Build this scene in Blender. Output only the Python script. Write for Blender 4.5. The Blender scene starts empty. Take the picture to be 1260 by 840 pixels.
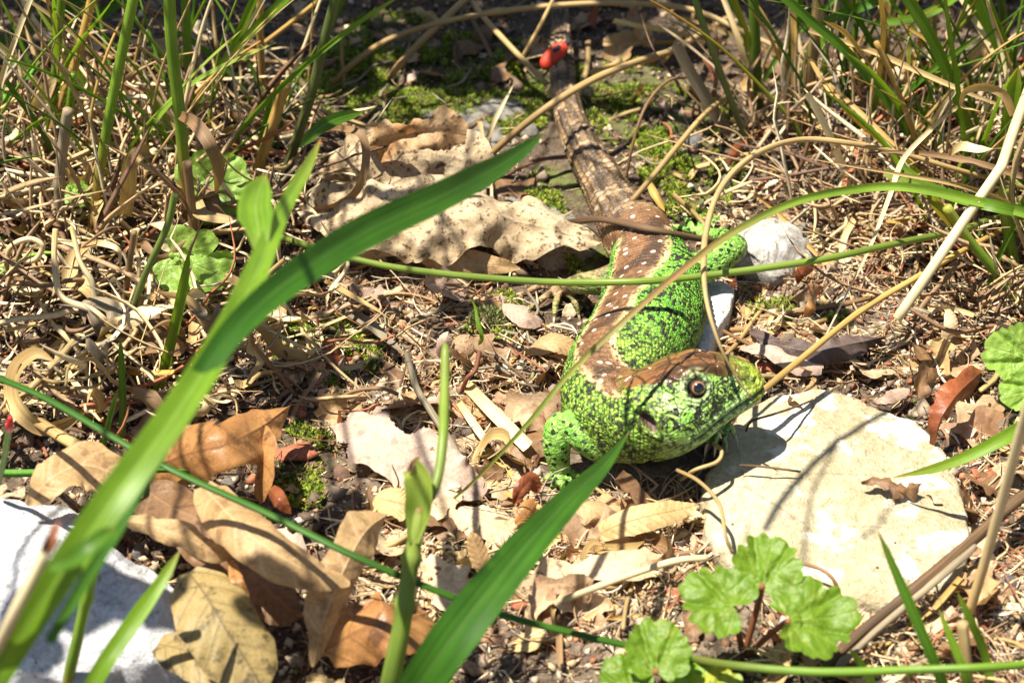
import bpy, bmesh, math, random
import numpy as np
from mathutils import Vector
# ---------------------------------------------------------------- camera, world, sun, exposure
# All builders below work in centimetres; K turns them into metres, the scene's unit.
K = 0.01
SC = bpy.context.scene
COL = SC.collection
W0, H0 = 1260.0, 840.0
CAM = np.array([0.0, -23.6, 18.5])
PITCH = math.radians(38.1)
HFOV = math.radians(28.0)
FPX = (W0/2)/math.tan(HFOV/2)
cd = bpy.data.cameras.new('camera')
cam = bpy.data.objects.new('camera', cd); COL.objects.link(cam)
cam.location = CAM*K
cam.rotation_euler = (math.pi/2-PITCH, 0, 0)
cd.sensor_width = 36; cd.angle = HFOV
cd.clip_start = 0.005; cd.clip_end = 50
cd.dof.use_dof = True
cd.dof.focus_distance = 0.289
cd.dof.aperture_fstop = 38
SC.camera = cam
SUN_DIR = np.array([0.34, 0.03, -1.0]); SUN_DIR /= np.linalg.norm(SUN_DIR)   # the way the light travels
sl = bpy.data.lights.new('sun', 'SUN'); sl.energy = 5.0; sl.angle = math.radians(0.5); sl.color = (1, .93, .8)
so = bpy.data.objects.new('sun', sl); COL.objects.link(so)
so.rotation_euler = Vector(-SUN_DIR).to_track_quat('Z', 'Y').to_euler()
so.location = (0, 0, 1)
wd = bpy.data.worlds.new('World'); SC.world = wd; wd.use_nodes = True
wn = wd.node_tree.nodes; wl = wd.node_tree.links
sky = wn.new('ShaderNodeTexSky'); sky.sky_type = 'NISHITA'; sky.sun_disc = False
sky.sun_elevation = math.asin(-SUN_DIR[2]); sky.sun_rotation = math.atan2(-SUN_DIR[0], -SUN_DIR[1])
bg = wn['Background']; wl.new(sky.outputs[0], bg.inputs[0]); bg.inputs[1].default_value = 0.05
SC.view_settings.view_transform = 'Standard'; SC.view_settings.look = 'None'
SC.view_settings.exposure = 1.32; SC.view_settings.gamma = 1
SC.cycles.max_bounces = 7; SC.cycles.transparent_max_bounces = 6
RN = np.random.RandomState(7)
random.seed(5)

# ---------------------------------------------------------------- maths helpers
def ray(px, py):
    x = (px-W0/2)/FPX; y = -(py-H0/2)/FPX
    c, s = math.cos(PITCH), math.sin(PITCH)
    return np.array([x, c+y*s, -s+y*c])      # forward*(1) + right*x + up*y
def P(px, py, z=0.0):
    d = ray(px, py); t = (z-CAM[2])/d[2]
    return CAM+d*t
def PV(px, py, y):
    d = ray(px, py); t = (y-CAM[1])/d[1]
    return CAM+d*t
def pix(p):
    v = np.asarray(p)-CAM
    c, s = math.cos(PITCH), math.sin(PITCH)
    f = v[..., 1]*c-v[..., 2]*s; u = v[..., 1]*s+v[..., 2]*c
    return W0/2+FPX*v[..., 0]/f, H0/2-FPX*u/f
def _h(ix, iy, iz, seed):
    n = (ix*374761393+iy*668265263+iz*2147483647+seed*1274126177) & 0xffffffff
    n = ((n ^ (n >> 13))*1274126177) & 0xffffffff
    n = (n ^ (n >> 16)) & 0xffffff
    return n/float(0xffffff)*2-1
def noise(x, y, z=0.0, seed=0):
    x = np.asarray(x, float); y = np.asarray(y, float); z = np.asarray(z, float)+0*x
    ix, iy, iz = np.floor(x).astype(np.int64), np.floor(y).astype(np.int64), np.floor(z).astype(np.int64)
    fx, fy, fz = x-ix, y-iy, z-iz
    fx, fy, fz = [f*f*(3-2*f) for f in (fx, fy, fz)]
    r = 0
    for a in (0, 1):
        for b in (0, 1):
            for c in (0, 1):
                w = (fx if a else 1-fx)*(fy if b else 1-fy)*(fz if c else 1-fz)
                r = r+w*_h(ix+a, iy+b, iz+c, seed)
    return r
def fbm(x, y, z=0.0, seed=0, o=4, g=.5):
    r = 0; a = 1
    for i in range(o):
        r = r+a*noise(x*2**i, y*2**i, z*2**i, seed+i*7); a *= g
    return r
def GH(x, y):
    """height of the soil in cm"""
    r = .22*noise(x/5.5+3, y/5.5, 0, 11)+.13*noise(x/2.1, y/2.1, 0, 12)+.07*noise(x/.8, y/.8, 0, 13)+.035*noise(x/.3, y/.3, 0, 14)+.016*noise(x/.12, y/.12, 0, 15)
    # trodden hollow where the lizard lies, slightly raised turf on both sides
    r = r+.5*np.clip((-np.asarray(x, float)-3.2)/4, 0, 1)*np.clip((np.asarray(y, float)+1)/5, 0, 1)+.5*np.clip((np.asarray(x, float)-4)/4, 0, 1)*np.clip((np.asarray(y, float)-2)/5, 0, 1)
    return r
def G(px, py, h=0.0):
    z = 0.0
    for _ in range(5):
        p = P(px, py, z+h); z = float(GH(p[0], p[1]))
    return P(px, py, z+h)
def nrm(v):
    v = np.asarray(v, float); return v/np.maximum(np.linalg.norm(v, axis=-1, keepdims=True), 1e-9)
def sm(a, b, x):
    t = np.clip((x-a)/(b-a), 0, 1); return t*t*(3-2*t)
def catmull(pts, n):
    p = np.asarray(pts, float)
    if len(p) == 2: return p[0]+(p[1]-p[0])*np.linspace(0, 1, n)[:, None]
    q = np.vstack([2*p[0]-p[1], p, 2*p[-1]-p[-2]])
    seg = np.linalg.norm(np.diff(p, axis=0), axis=1); cum = np.r_[0, np.cumsum(seg)]
    s = np.linspace(0, cum[-1], n); i = np.clip(np.searchsorted(cum, s, 'right')-1, 0, len(p)-2)
    t = ((s-cum[i])/np.maximum(seg[i], 1e-9))[:, None]
    a, b, c, d = q[i], q[i+1], q[i+2], q[i+3]
    return .5*((2*b)+(-a+c)*t+(2*a-5*b+4*c-d)*t*t+(-a+3*b-3*c+d)*t**3)
def interp(u, tab):
    tab = sorted(tab); return np.interp(u, [t[0] for t in tab], [t[1] for t in tab])

# ---------------------------------------------------------------- object helpers
def tag(o, label=None, cat=None, group=None, kind=None):
    for k, v in (('label', label), ('category', cat), ('group', group), ('kind', kind)):
        if v: o[k] = v
    return o
def mk(name, V, F, mat, attrs=None, origin=(0, 0, 0), parent=None, smooth=True, fmat=None):
    """V in cm (world), origin in cm; links one mesh object"""
    V = (np.asarray(V, float)-np.asarray(origin, float))*K
    me = bpy.data.meshes.new(name)
    if isinstance(F, np.ndarray):
        nf, k = F.shape
        me.vertices.add(len(V)); me.vertices.foreach_set('co', V.astype('f').ravel())
        me.loops.add(nf*k); me.loops.foreach_set('vertex_index', F.astype('i').ravel())
        me.polygons.add(nf); me.polygons.foreach_set('loop_start', np.arange(0, nf*k, k, dtype='i'))
        me.polygons.foreach_set('loop_total', np.full(nf, k, dtype='i'))
        me.update(calc_edges=True)
    else:
        me.from_pydata(V.tolist(), [], F)
    for m in (mat if isinstance(mat, (list, tuple)) else [mat]): me.materials.append(m)
    if fmat is not None: me.polygons.foreach_set('material_index', np.asarray(fmat, 'i'))
    if smooth: me.polygons.foreach_set('use_smooth', np.ones(len(me.polygons), bool))
    for k, a in (attrs or {}).items():
        a = np.asarray(a, 'f')
        if a.ndim == 1:
            at = me.attributes.new(k, 'FLOAT', 'POINT'); at.data.foreach_set('value', a)
        elif a.shape[1] == 3:
            at = me.attributes.new(k, 'FLOAT_VECTOR', 'POINT'); at.data.foreach_set('vector', a.ravel())
    me.update()
    o = bpy.data.objects.new(name, me); COL.objects.link(o)
    if parent is None: o.location = np.asarray(origin, float)*K
    else:
        o.parent = parent; o.location = np.asarray(origin, float)*K-np.array(parent.location)
    return o
def root(name, loc, label, cat, group=None):
    o = bpy.data.objects.new(name, None); COL.objects.link(o); o.location = np.asarray(loc, float)*K
    o.empty_display_size = .005
    return tag(o, label, cat, group)
def grid_faces(n, m, closed=False):
    mm = m if closed else m-1
    i, j = np.meshgrid(np.arange(n-1), np.arange(mm), indexing='ij')
    a = i*m+j; b = i*m+(j+1) % m; c = (i+1)*m+(j+1) % m; d = (i+1)*m+j
    return np.stack([a, b, c, d], -1).reshape(-1, 4)
def frames(C, view=True, up=None):
    T = nrm(np.gradient(C, axis=0))
    if up is not None: A = np.broadcast_to(np.asarray(up, float), C.shape)
    elif view: A = nrm(CAM-C)
    else:
        A = np.zeros_like(C); a = np.array([.1, .2, 1.]); 
        for i in range(len(C)):
            a = a-T[i]*a.dot(T[i]); a = a/max(np.linalg.norm(a), 1e-6); A[i] = a
    S = nrm(np.cross(T, A)); N = nrm(np.cross(S, T))
    return T, S, N
def ribbon_arr(pts, w, n=24, prof='blade', fold=.25, roll=0.0, twist=0.0, view=True, up=None, cross=5, wav=0, seed=0):
    C = catmull(pts, n); u = np.linspace(0, 1, n)
    T, S, N = frames(C, view, up)
    if callable(prof): wp = prof(u)
    elif prof == 'blade': wp = interp(u, [(0, .55), (.12, .8), (.35, 1), (.6, .9), (.85, .5), (.96, .16), (1, .02)])
    elif prof == 'rev': wp = interp(u, [(0, .12), (.2, .4), (.5, .9), (.75, 1), (1, .85)])
    elif prof == 'tip': wp = interp(u, [(0, 1), (.75, .92), (.92, .55), (1, .05)])
    elif prof == 'both': wp = interp(u, [(0, .05), (.15, .7), (.5, 1), (.85, .7), (1, .05)])
    elif prof == 'cut': wp = interp(u, [(0, .85), (.5, 1), (1, .95)])
    else: wp = np.ones(n)
    ph = roll+twist*u
    if wav: ph = ph+wav*noise(u*5, u*0+seed*3.1, 0, seed)
    cs, sn = np.cos(ph)[:, None], np.sin(ph)[:, None]
    S2 = S*cs+N*sn; N2 = N*cs-S*sn
    v = np.linspace(-1, 1, cross)
    hw = (w/2*wp)[:, None, None]
    V = C[:, None]+S2[:, None]*hw*v[None, :, None]+N2[:, None]*hw*fold*(np.abs(v)-.4)[None, :, None]
    L = np.r_[0, np.cumsum(np.linalg.norm(np.diff(C, axis=0), axis=1))]
    at = {'u': np.repeat(u, cross), 'v': np.tile(v, n), 'len': np.repeat(L, cross)}
    return V.reshape(-1, 3), grid_faces(n, cross), at
def tube_arr(pts, r, n=20, k=7, view=False, nodes=(), taper=None, seed=0, rough=0.0, flat=1.0, cap=True):
    C = catmull(pts, n); u = np.linspace(0, 1, n)
    T, S, N = frames(C, view)
    rr = r*(interp(u, taper) if taper else np.ones(n))
    for q in nodes: rr = rr*(1+.35*np.exp(-((u-q)*np.linalg.norm(C[-1]-C[0])/.07)**2))
    a = np.linspace(0, 2*math.pi, k, endpoint=False)
    R = rr[:, None]*np.ones(k)[None]
    if rough: R = R*(1+rough*noise(np.repeat(u[:, None]*12, k, 1), a[None]*1.3+0*R, 0, seed))
    V = C[:, None]+S[:, None]*(R*np.cos(a)[None])[..., None]+N[:, None]*(R*flat*np.sin(a)[None])[..., None]
    L = np.r_[0, np.cumsum(np.linalg.norm(np.diff(C, axis=0), axis=1))]
    at = {'u': np.repeat(u, k), 'v': np.tile(np.abs(np.linspace(-1, 1, k, endpoint=False)), n), 'len': np.repeat(L, k)}
    V = V.reshape(-1, 3); F = grid_faces(n, k, True)
    if cap:
        V = np.vstack([V, C[:1]-T[:1]*rr[0]*.3, C[-1:]+T[-1:]*rr[-1]*.3]); m = len(V)
        e = []
        for j in range(k):
            e.append([m-2, (j+1) % k, j, j]); e.append([m-1, (n-1)*k+j, (n-1)*k+(j+1) % k, (n-1)*k+(j+1) % k])
        F = [list(f) for f in F]+[x[:3] for x in e]
        for q in at: at[q] = np.r_[at[q], at[q][0], at[q][-1]]
    return V, F, at
def merge(parts):
    """(V, F, attrs) list joined; attrs must share keys"""
    VV, FF, off = [], [], 0
    keys = parts[0][2].keys(); A = {k: [] for k in keys}
    for V, F, at in parts:
        VV.append(V); FF += [[i+off for i in f] for f in (F.tolist() if isinstance(F, np.ndarray) else F)]
        off += len(V)
        for k in keys: A[k].append(at[k])
    return np.vstack(VV), FF, {k: np.concatenate(v) for k, v in A.items()}

# ---------------------------------------------------------------- material helpers
class NT:
    def __init__(s, name):
        s.m = bpy.data.materials.new(name); s.m.use_nodes = True
        s.t = s.m.node_tree; s.n = s.t.nodes; s.l = s.t.links
        s.b = s.n['Principled BSDF']; s.out = s.n['Material Output']
    def new(s, ty, **kw):
        q = s.n.new('ShaderNode'+ty)
        for k, v in kw.items():
            if k.startswith('i_'):
                k = k[2:]; k = int(k) if k.isdigit() else k
                s.set(q.inputs[k], v)
            else: setattr(q, k, v)
        return q
    def set(s, sock, v):
        if isinstance(v, bpy.types.NodeSocket): s.l.new(v, sock)
        elif isinstance(v, (tuple, list)) and len(v) == 3 and sock.type == 'RGBA': sock.default_value = (*v, 1)
        else: sock.default_value = v
    def attr(s, name, f='Fac'): return s.new('Attribute', attribute_name=name).outputs[f]
    def math(s, op, a, b=0.0, c=None, clamp=False):
        q = s.new('Math', operation=op, use_clamp=clamp); s.set(q.inputs[0], a); s.set(q.inputs[1], b)
        if c is not None: s.set(q.inputs[2], c)
        return q.outputs[0]
    def mix(s, f, a, b, mode='MIX'):
        q = s.new('MixRGB', blend_type=mode); s.set(q.inputs[0], f); s.set(q.inputs[1], a); s.set(q.inputs[2], b); return q.outputs[0]
    def ramp(s, f, stops, mode='LINEAR'):
        q = s.new('ValToRGB'); q.color_ramp.interpolation = mode; e = q.color_ramp.elements
        while len(e) < len(stops): e.new(.5)
        for i, (p, c) in enumerate(stops): e[i].position = p; e[i].color = (*c, 1) if len(c) == 3 else c
        s.set(q.inputs[0], f); return q.outputs[0]
    def rng(s, f, a, b, c=0.0, d=1.0):
        q = s.new('MapRange'); s.set(q.inputs[0], f); q.inputs[1].default_value = a; q.inputs[2].default_value = b; q.inputs[3].default_value = c; q.inputs[4].default_value = d; return q.outputs[0]
    def noise(s, vec, scale, detail=3, rough=.6, dist=0.0):
        q = s.new('TexNoise', i_Scale=scale, i_Detail=detail, i_Roughness=rough, i_Distortion=dist); s.l.new(vec, q.inputs['Vector']); return q.outputs['Fac']
    def voro(s, vec, scale, feat='F1', rnd=1.0, out='Distance', dim='3D'):
        q = s.new('TexVoronoi', feature=feat, voronoi_dimensions=dim); s.set(q.inputs['Scale'], scale); q.inputs['Randomness'].default_value = rnd; s.l.new(vec, q.inputs['Vector']); return q.outputs[out]
    def cm(s):
        """object coordinates in centimetres"""
        t = s.new('TexCoord'); q = s.new('VectorMath', operation='SCALE'); s.l.new(t.outputs['Object'], q.inputs[0]); q.inputs['Scale'].default_value = 100
        a = s.new('VectorMath', operation='ADD'); s.l.new(q.outputs[0], a.inputs[0])
        oi = s.new('ObjectInfo'); cx = s.new('CombineXYZ'); s.l.new(s.math('MULTIPLY', oi.outputs['Random'], 37.0), cx.inputs[0]); s.l.new(cx.outputs[0], a.inputs[1])
        return a.outputs[0]
    def rnd(s): return s.new('ObjectInfo').outputs['Random']
    def vec(s, x, y, z=0.0):
        q = s.new('CombineXYZ'); s.set(q.inputs[0], x); s.set(q.inputs[1], y); s.set(q.inputs[2], z); return q.outputs[0]
    def bump(s, h, dist_cm, strength=1.0, prev=None):
        q = s.new('Bump'); q.inputs['Distance'].default_value = dist_cm*K; q.inputs['Strength'].default_value = strength; s.l.new(h, q.inputs['Height'])
        if prev is not None: s.l.new(prev, q.inputs['Normal'])
        return q.outputs[0]
    def fin(s, col, rough=.6, bump=None, spec=.4, transl=0.0, tcol=None):
        s.set(s.b.inputs['Base Color'], col); s.set(s.b.inputs['Roughness'], rough); s.set(s.b.inputs['Specular IOR Level'], spec)
        if bump is not None: s.l.new(bump, s.b.inputs['Normal'])
        if transl:
            t = s.new('BsdfTranslucent'); s.set(t.inputs[0], tcol if tcol is not None else col)
            if bump is not None: s.l.new(bump, t.inputs[1])
            x = s.new('MixShader'); x.inputs[0].default_value = transl; s.l.new(s.b.outputs[0], x.inputs[1]); s.l.new(t.outputs[0], x.inputs[2]); s.l.new(x.outputs[0], s.out.inputs[0])
        return s.m
def M_grass(name, stops, stripe=.25, rough=.45, transl=.3, spots=0.0, spot_col=(.2, .1, .03), nstripe=9, boost=1.0, midrib=0.0):
    s = NT(name); u, v, ln = s.attr('u'), s.attr('v'), s.attr('len')
    c = s.ramp(u, stops)
    st = s.noise(s.vec(s.math('MULTIPLY', v, nstripe), s.math('MULTIPLY', ln, .5), s.math('MULTIPLY', s.rnd(), 50.)), 1.0, 2)
    c = s.mix(1.0, c, s.ramp(s.rng(st, .3, .7), [(0, (1-stripe,)*3), (1, (1+stripe*.0,)*3)]), 'MULTIPLY')
    c = s.mix(1.0, c, s.ramp(s.rng(s.math('SINE', s.math('MULTIPLY', v, 5.2*nstripe)), -1, .4), [(0, (1-.5*stripe,)*3), (1, (1,)*3)]), 'MULTIPLY')
    bl = s.noise(s.vec(s.math('MULTIPLY', v, .8), s.math('MULTIPLY', ln, 1.4), s.math('MULTIPLY', s.rnd(), 90.)), 1.0, 3)
    c = s.mix(1.0, c, s.ramp(bl, [(.3, (.78, .8, .75)), (.65, (1.12, 1.08, 1.0))]), 'MULTIPLY')
    if midrib:
        mr = s.rng(s.math('ABSOLUTE', v), .04, .12, 1, 0); c = s.mix(s.math('MULTIPLY', mr, midrib), c, (.45, .6, .25))
    if spots:
        sp = s.noise(s.vec(s.math('MULTIPLY', v, 2.5), s.math('MULTIPLY', ln, 9.), s.rnd()), 1.0, 3)
        c = s.mix(s.rng(sp, .62, .7, 0, spots), c, spot_col)
    c = s.mix(1.0, c, s.ramp(s.rnd(), [(0, (.86,)*3), (1, (1.1, 1.08, 1.02))]), 'MULTIPLY')
    return s.fin(c, rough, s.bump(st, .012, .5), .35, transl, s.mix(1.0, c, (1.7*boost, 1.55*boost, .5*boost), 'MULTIPLY') if transl else None)
GD, GM, GL, GY = (.035, .12, .01), (.085, .22, .015), (.17, .34, .025), (.28, .36, .04)
TAN, STR, PALE, ORG, BRN, GRY = (.42, .27, .11), (.6, .43, .2), (.8, .66, .42), (.42, .2, .045), (.17, .085, .035), (.36, .32, .24)
MAT = {}
MAT['blade_dark'] = M_grass('dark_green_blade', [(0, (.07, .2, .02)), (.3, (.045, .16, .01)), (.97, (.055, .17, .012)), (1, (.3, .2, .08))], .4, .5, .22, midrib=.05)
MAT['blade_mid'] = M_grass('mid_green_blade', [(0, (.14, .3, .05)), (.3, GM), (.8, (.09, .23, .015)), (.96, (.13, .22, .02)), (1, (.35, .22, .08))], .4, .42, .35, midrib=.12)
MAT['blade_light'] = M_grass('light_green_blade', [(0, (.3, .4, .1)), (.25, GL), (.85, (.2, .38, .03)), (.96, (.26, .36, .04)), (1, (.4, .28, .1))], .42, .4, .4, midrib=.12)
MAT['blade_redbase'] = M_grass('green_blade_with_reddish_base', [(0, (.22, .2, .05)), (.15, (.25, .36, .07)), (.33, (.42, .26, .14)), (.5, (.24, .4, .05)), (1, (.2, .38, .04))], .3, .4, .35)
MAT['blade_gold'] = M_grass('golden_green_blade', [(0, (.1, .25, .02)), (.4, (.3, .33, .03)), (.75, (.42, .26, .04)), (1, (.35, .2, .08))], .35, .5, .35, .6)
MAT['stem_green'] = M_grass('green_stem', [(0, (.2, .2, .06)), (.25, (.2, .36, .04)), (1, (.24, .44, .05))], .4, .4, .3, .15, nstripe=14)
MAT['stem_hay'] = M_grass('green_to_hay_stem', [(0, (.42, .24, .09)), (.1, (.46, .34, .08)), (.22, (.22, .38, .04)), (.6, (.26, .44, .05)), (1, (.42, .46, .08))], .4, .45, .25, .3, nstripe=14)
MAT['stem_olive'] = M_grass('dark_olive_stem', [(0, (.13, .13, .05)), (.5, (.16, .24, .06)), (1, (.28, .4, .07))], .4, .5, .15, .2, nstripe=14)
MAT['stem_light'] = M_grass('light_green_stem', [(0, (.2, .28, .06)), (.5, (.28, .42, .07)), (.96, (.3, .4, .08)), (1, (.3, .16, .06))], .3, .4, .35, .1, nstripe=10)
MAT['straw'] = M_grass('straw', [(0, TAN), (.4, STR), (1, (.55, .4, .2))], .45, .55, .12, .25)
MAT['straw_pale'] = M_grass('bleached_straw', [(0, STR), (.4, PALE), (1, (.78, .68, .46))], .3, .5, .12, .12, (.35, .22, .1))
MAT['straw_brown'] = M_grass('brown_dry_blade', [(0, (.24, .13, .06)), (.5, (.32, .2, .11)), (1, (.38, .24, .13))], .4, .6, .15, .3)
MAT['straw_gold'] = M_grass('golden_straw', [(0, (.46, .29, .1)), (.5, (.64, .43, .14)), (1, (.62, .38, .1))], .4, .5, .12, .25)
MAT['straw_grey'] = M_grass('weathered_grey_straw', [(0, (.2, .16, .12)), (.5, (.33, .28, .2)), (1, (.3, .24, .17))], .45, .7, .0, .3)
MAT['twig'] = M_grass('brown_twig', [(0, (.11, .06, .03)), (.5, (.2, .12, .065)), (1, (.16, .09, .05))], .5, .7, 0, .4)
MAT['red_twig'] = M_grass('red_brown_twig', [(0, (.2, .07, .03)), (1, (.28, .1, .05))], .4, .6, 0, .3)
def M_leaf(name, a, b, spot=(.06, .03, .015), spots=.5, fleck=6.0, rough=.6, transl=.22, vein=(.25, .14, .06), vs=.5, dirt=0.0):
    s = NT(name); c0 = s.cm()
    n1 = s.noise(c0, 1.1, 4, .6, .4)
    c = s.mix(s.rng(n1, .35, .65), a, b)
    n2 = s.noise(c0, fleck, 4, .65)
    c = s.mix(s.rng(n2, .53, .63, 0, spots), c, spot)
    n3 = s.noise(c0, 26., 2)
    c = s.mix(1.0, c, s.ramp(n3, [(.3, (.8,)*3), (.7, (1.1,)*3)]), 'MULTIPLY')
    if dirt: c = s.mix(s.rng(s.voro(c0, 3.2, rnd=1.0), .05, .12, dirt, 0), c, spot)
    c = s.mix(s.math('MULTIPLY', s.attr('vein'), vs), c, vein)
    bm = s.bump(n2, .03, .5); bm = s.bump(n3, .01, .5, bm)
    return s.fin(c, rough, bm, .35, transl, s.mix(1.0, c, (1.3, 1.1, .8), 'MULTIPLY'))
MAT['leaf_mottled'] = M_leaf('mottled_pale_dead_leaf', (.58, .46, .3), (.34, .23, .12), (.08, .045, .02), .95, 9., .7, .15, (.66, .52, .34), .35)
MAT['leaf_orange'] = M_leaf('orange_brown_dead_leaf', (.46, .24, .08), (.3, .14, .05), (.09, .04, .02), .75, 3.0, .4, .25, (.2, .09, .035), .9, .4)
MAT['leaf_rust'] = M_leaf('rusty_mottled_dead_leaf', (.42, .22, .09), (.52, .36, .2), (.1, .045, .02), .9, 6.5, .6, .2, (.3, .16, .07), .4)
MAT['leaf_tan'] = M_leaf('tan_dead_leaf', (.5, .34, .17), (.4, .25, .11), (.14, .07, .03), .5, 4.0, .55, .25, (.62, .46, .26), .6, .5)
MAT['leaf_yellow'] = M_leaf('spotted_olive_dead_leaf', (.34, .25, .1), (.27, .2, .075), (.045, .03, .015), .8, 4.5, .55, .2, (.1, .07, .03), .85, .9)
MAT['leaf_brown'] = M_leaf('dull_brown_dead_leaf', (.24, .13, .06), (.16, .09, .045), (.05, .03, .02), .5, 4.0, .5, .2, (.3, .18, .09), .5)
MAT['leaf_purple'] = M_leaf('dark_purplish_dead_leaf', (.12, .085, .075), (.075, .05, .045), (.03, .02, .02), .5, 5.0, .6, .06, (.2, .15, .13), .5)
MAT['leaf_red'] = M_leaf('red_brown_dead_leaf', (.33, .1, .035), (.2, .06, .025), (.07, .025, .015), .5, 5.0, .4, .2, (.12, .04, .02), .5)
MAT['leaf_pale'] = M_leaf('bleached_dead_leaf', (.66, .52, .34), (.55, .4, .24), (.22, .13, .06), .45, 5.0, .6, .2, (.4, .26, .13), .5)
MAT['leaf_cream'] = M_leaf('cream_dead_leaf', (.62, .46, .22), (.5, .34, .14), (.25, .13, .05), .35, 5.0, .55, .25, (.25, .14, .05), .9)
MAT['leaf_pink'] = M_leaf('pinkish_grey_dead_leaf', (.5, .38, .3), (.4, .28, .21), (.16, .09, .07), .5, 5.0, .6, .15, (.3, .19, .14), .4)
def M_green(name, a, b, vein, transl=.4, yellow=0.0):
    s = NT(name); c0 = s.cm()
    c = s.mix(s.noise(c0, 3.0, 3), a, b)
    if yellow: c = s.mix(s.rng(s.noise(c0, 1.6, 4), .45, .6, 0, yellow), c, (.45, .4, .05))
    c = s.mix(s.math('MULTIPLY', s.attr('vein'), .75), c, vein)
    c = s.mix(s.rng(s.noise(c0, 14., 2), .64, .7, 0, .6), c, (.05, .06, .02)); c = s.mix(s.rng(s.noise(c0, 2.2, 4, .7), .58, .72, 0, .5), c, (.3, .3, .05))
    n = s.noise(c0, 22., 3)
    return s.fin(c, .42, s.bump(n, .02, .6), .4, transl, s.mix(1.0, c, (1.5, 1.5, .6), 'MULTIPLY'))
MAT['lobe_green'] = M_green('scalloped_green_leaf', (.085, .18, .01), (.16, .27, .015), (.26, .36, .06))
MAT['lobe_pale'] = M_green('pale_green_leaf', (.2, .36, .05), (.27, .43, .08), (.4, .54, .16))
MAT['lobe_yellow'] = M_green('yellowing_green_leaf', (.12, .28, .02), (.2, .34, .03), (.35, .42, .06), .35, .7)
def M_stone(name, a, b, vein=(.3, .25, .18), rough=.85, sc=1.0, crust=None, crk=.5):
    s = NT(name); c0 = s.cm()
    n1 = s.noise(c0, .9*sc, 5, .65); c = s.mix(s.rng(n1, .38, .62), a, b)
    n2 = s.noise(c0, 9.*sc, 4, .7); c = s.mix(1.0, c, s.ramp(n2, [(.3, (.72, .7, .65)), (.65, (1.06,)*3)]), 'MULTIPLY')
    n3 = s.noise(c0, 40.*sc, 2, .7); c = s.mix(s.rng(n3, .58, .72, 0, .35), c, vein)
    cr = s.voro(c0, .9*sc, 'DISTANCE_TO_EDGE'); cr = s.math('ADD', cr, s.math('MULTIPLY', n2, .12))
    c = s.mix(s.rng(cr, .055, .075, crk, 0), c, vein)
    if crust:
        c = s.mix(s.rng(s.noise(c0, 1.5*sc, 5, .6), .55, .6), c, crust)
        c = s.mix(s.rng(s.voro(c0, 2.4*sc), .03, .07, 1, 0), c, (.04, .03, .03))
    bm = s.bump(n1, .16, .8); bm = s.bump(n2, .06, 1., bm); bm = s.bump(n3, .015, 1., bm)
    return s.fin(c, rough, bm, .25)
MAT['stone_cream'] = M_stone('cream_limestone', (.38, .32, .2), (.5, .44, .31), (.2, .15, .09), crust=(.64, .6, .5))
MAT['stone_white'] = M_stone('white_stone', (.6, .6, .62), (.46, .465, .5), (.12, .11, .1), crk=.35, sc=1.5, crust=(.6, .6, .62))
MAT['stone_chalk'] = M_stone('chalky_white_stone', (.68, .67, .65), (.52, .51, .5), (.4, .38, .36), crk=.2)
MAT['stone_dirty'] = M_stone('dirty_white_stone', (.66, .64, .61), (.46, .43, .39), (.14, .11, .09), crk=.4, sc=2.2)
MAT['pebble'] = M_stone('grey_pebble', (.3, .28, .25), (.42, .39, .34), (.12, .1, .09), sc=3.)
MAT['pebble_dark'] = M_stone('slate_pebble', (.2, .2, .21), (.32, .31, .31), (.5, .5, .5), sc=3.)
MAT['pebble_pink'] = M_stone('brown_pink_pebble', (.42, .27, .2), (.3, .17, .12), (.14, .08, .06), sc=3.)
def M_chip(name, stops, rough=.7):
    s = NT(name); c0 = s.cm(); c = s.ramp(s.rnd(), stops)
    n = s.noise(c0, 7., 4, .65); c = s.mix(1.0, c, s.ramp(n, [(.3, (.55, .5, .45)), (.6, (1.12,)*3)]), 'MULTIPLY')
    n2 = s.noise(c0, 30., 2)
    return s.fin(c, rough, s.bump(n2, .02, .8, s.bump(n, .04, .7)), .3)
for k_, a_, b_ in (('pale', (.55, .42, .28), (.45, .32, .2)), ('brown', (.36, .22, .13), (.25, .15, .085)), ('red', (.36, .13, .06), (.26, .09, .05)), ('grey', (.16, .12, .09), (.1, .07, .055))):
    MAT['chip_'+k_] = M_chip(k_+'_bark_chip', [(0, a_), (1, b_)])
MAT['frag'] = M_leaf('leaf_crumb', (.55, .4, .25), (.36, .2, .11), (.12, .06, .03), .5, 4., .6, .15)
def M_stuff(name, transl=0.0, rough=.75):
    s = NT(name); c = s.attr('col', 'Color'); c0 = s.cm()
    c = s.mix(1.0, c, s.ramp(s.noise(c0, 25., 2), [(.3, (.75,)*3), (.7, (1.15,)*3)]), 'MULTIPLY')
    return s.fin(c, rough, None, .25, transl)
MAT['stuff'] = M_stuff('loose_litter'); MAT['moss'] = M_stuff('moss', .3, .6)
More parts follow.
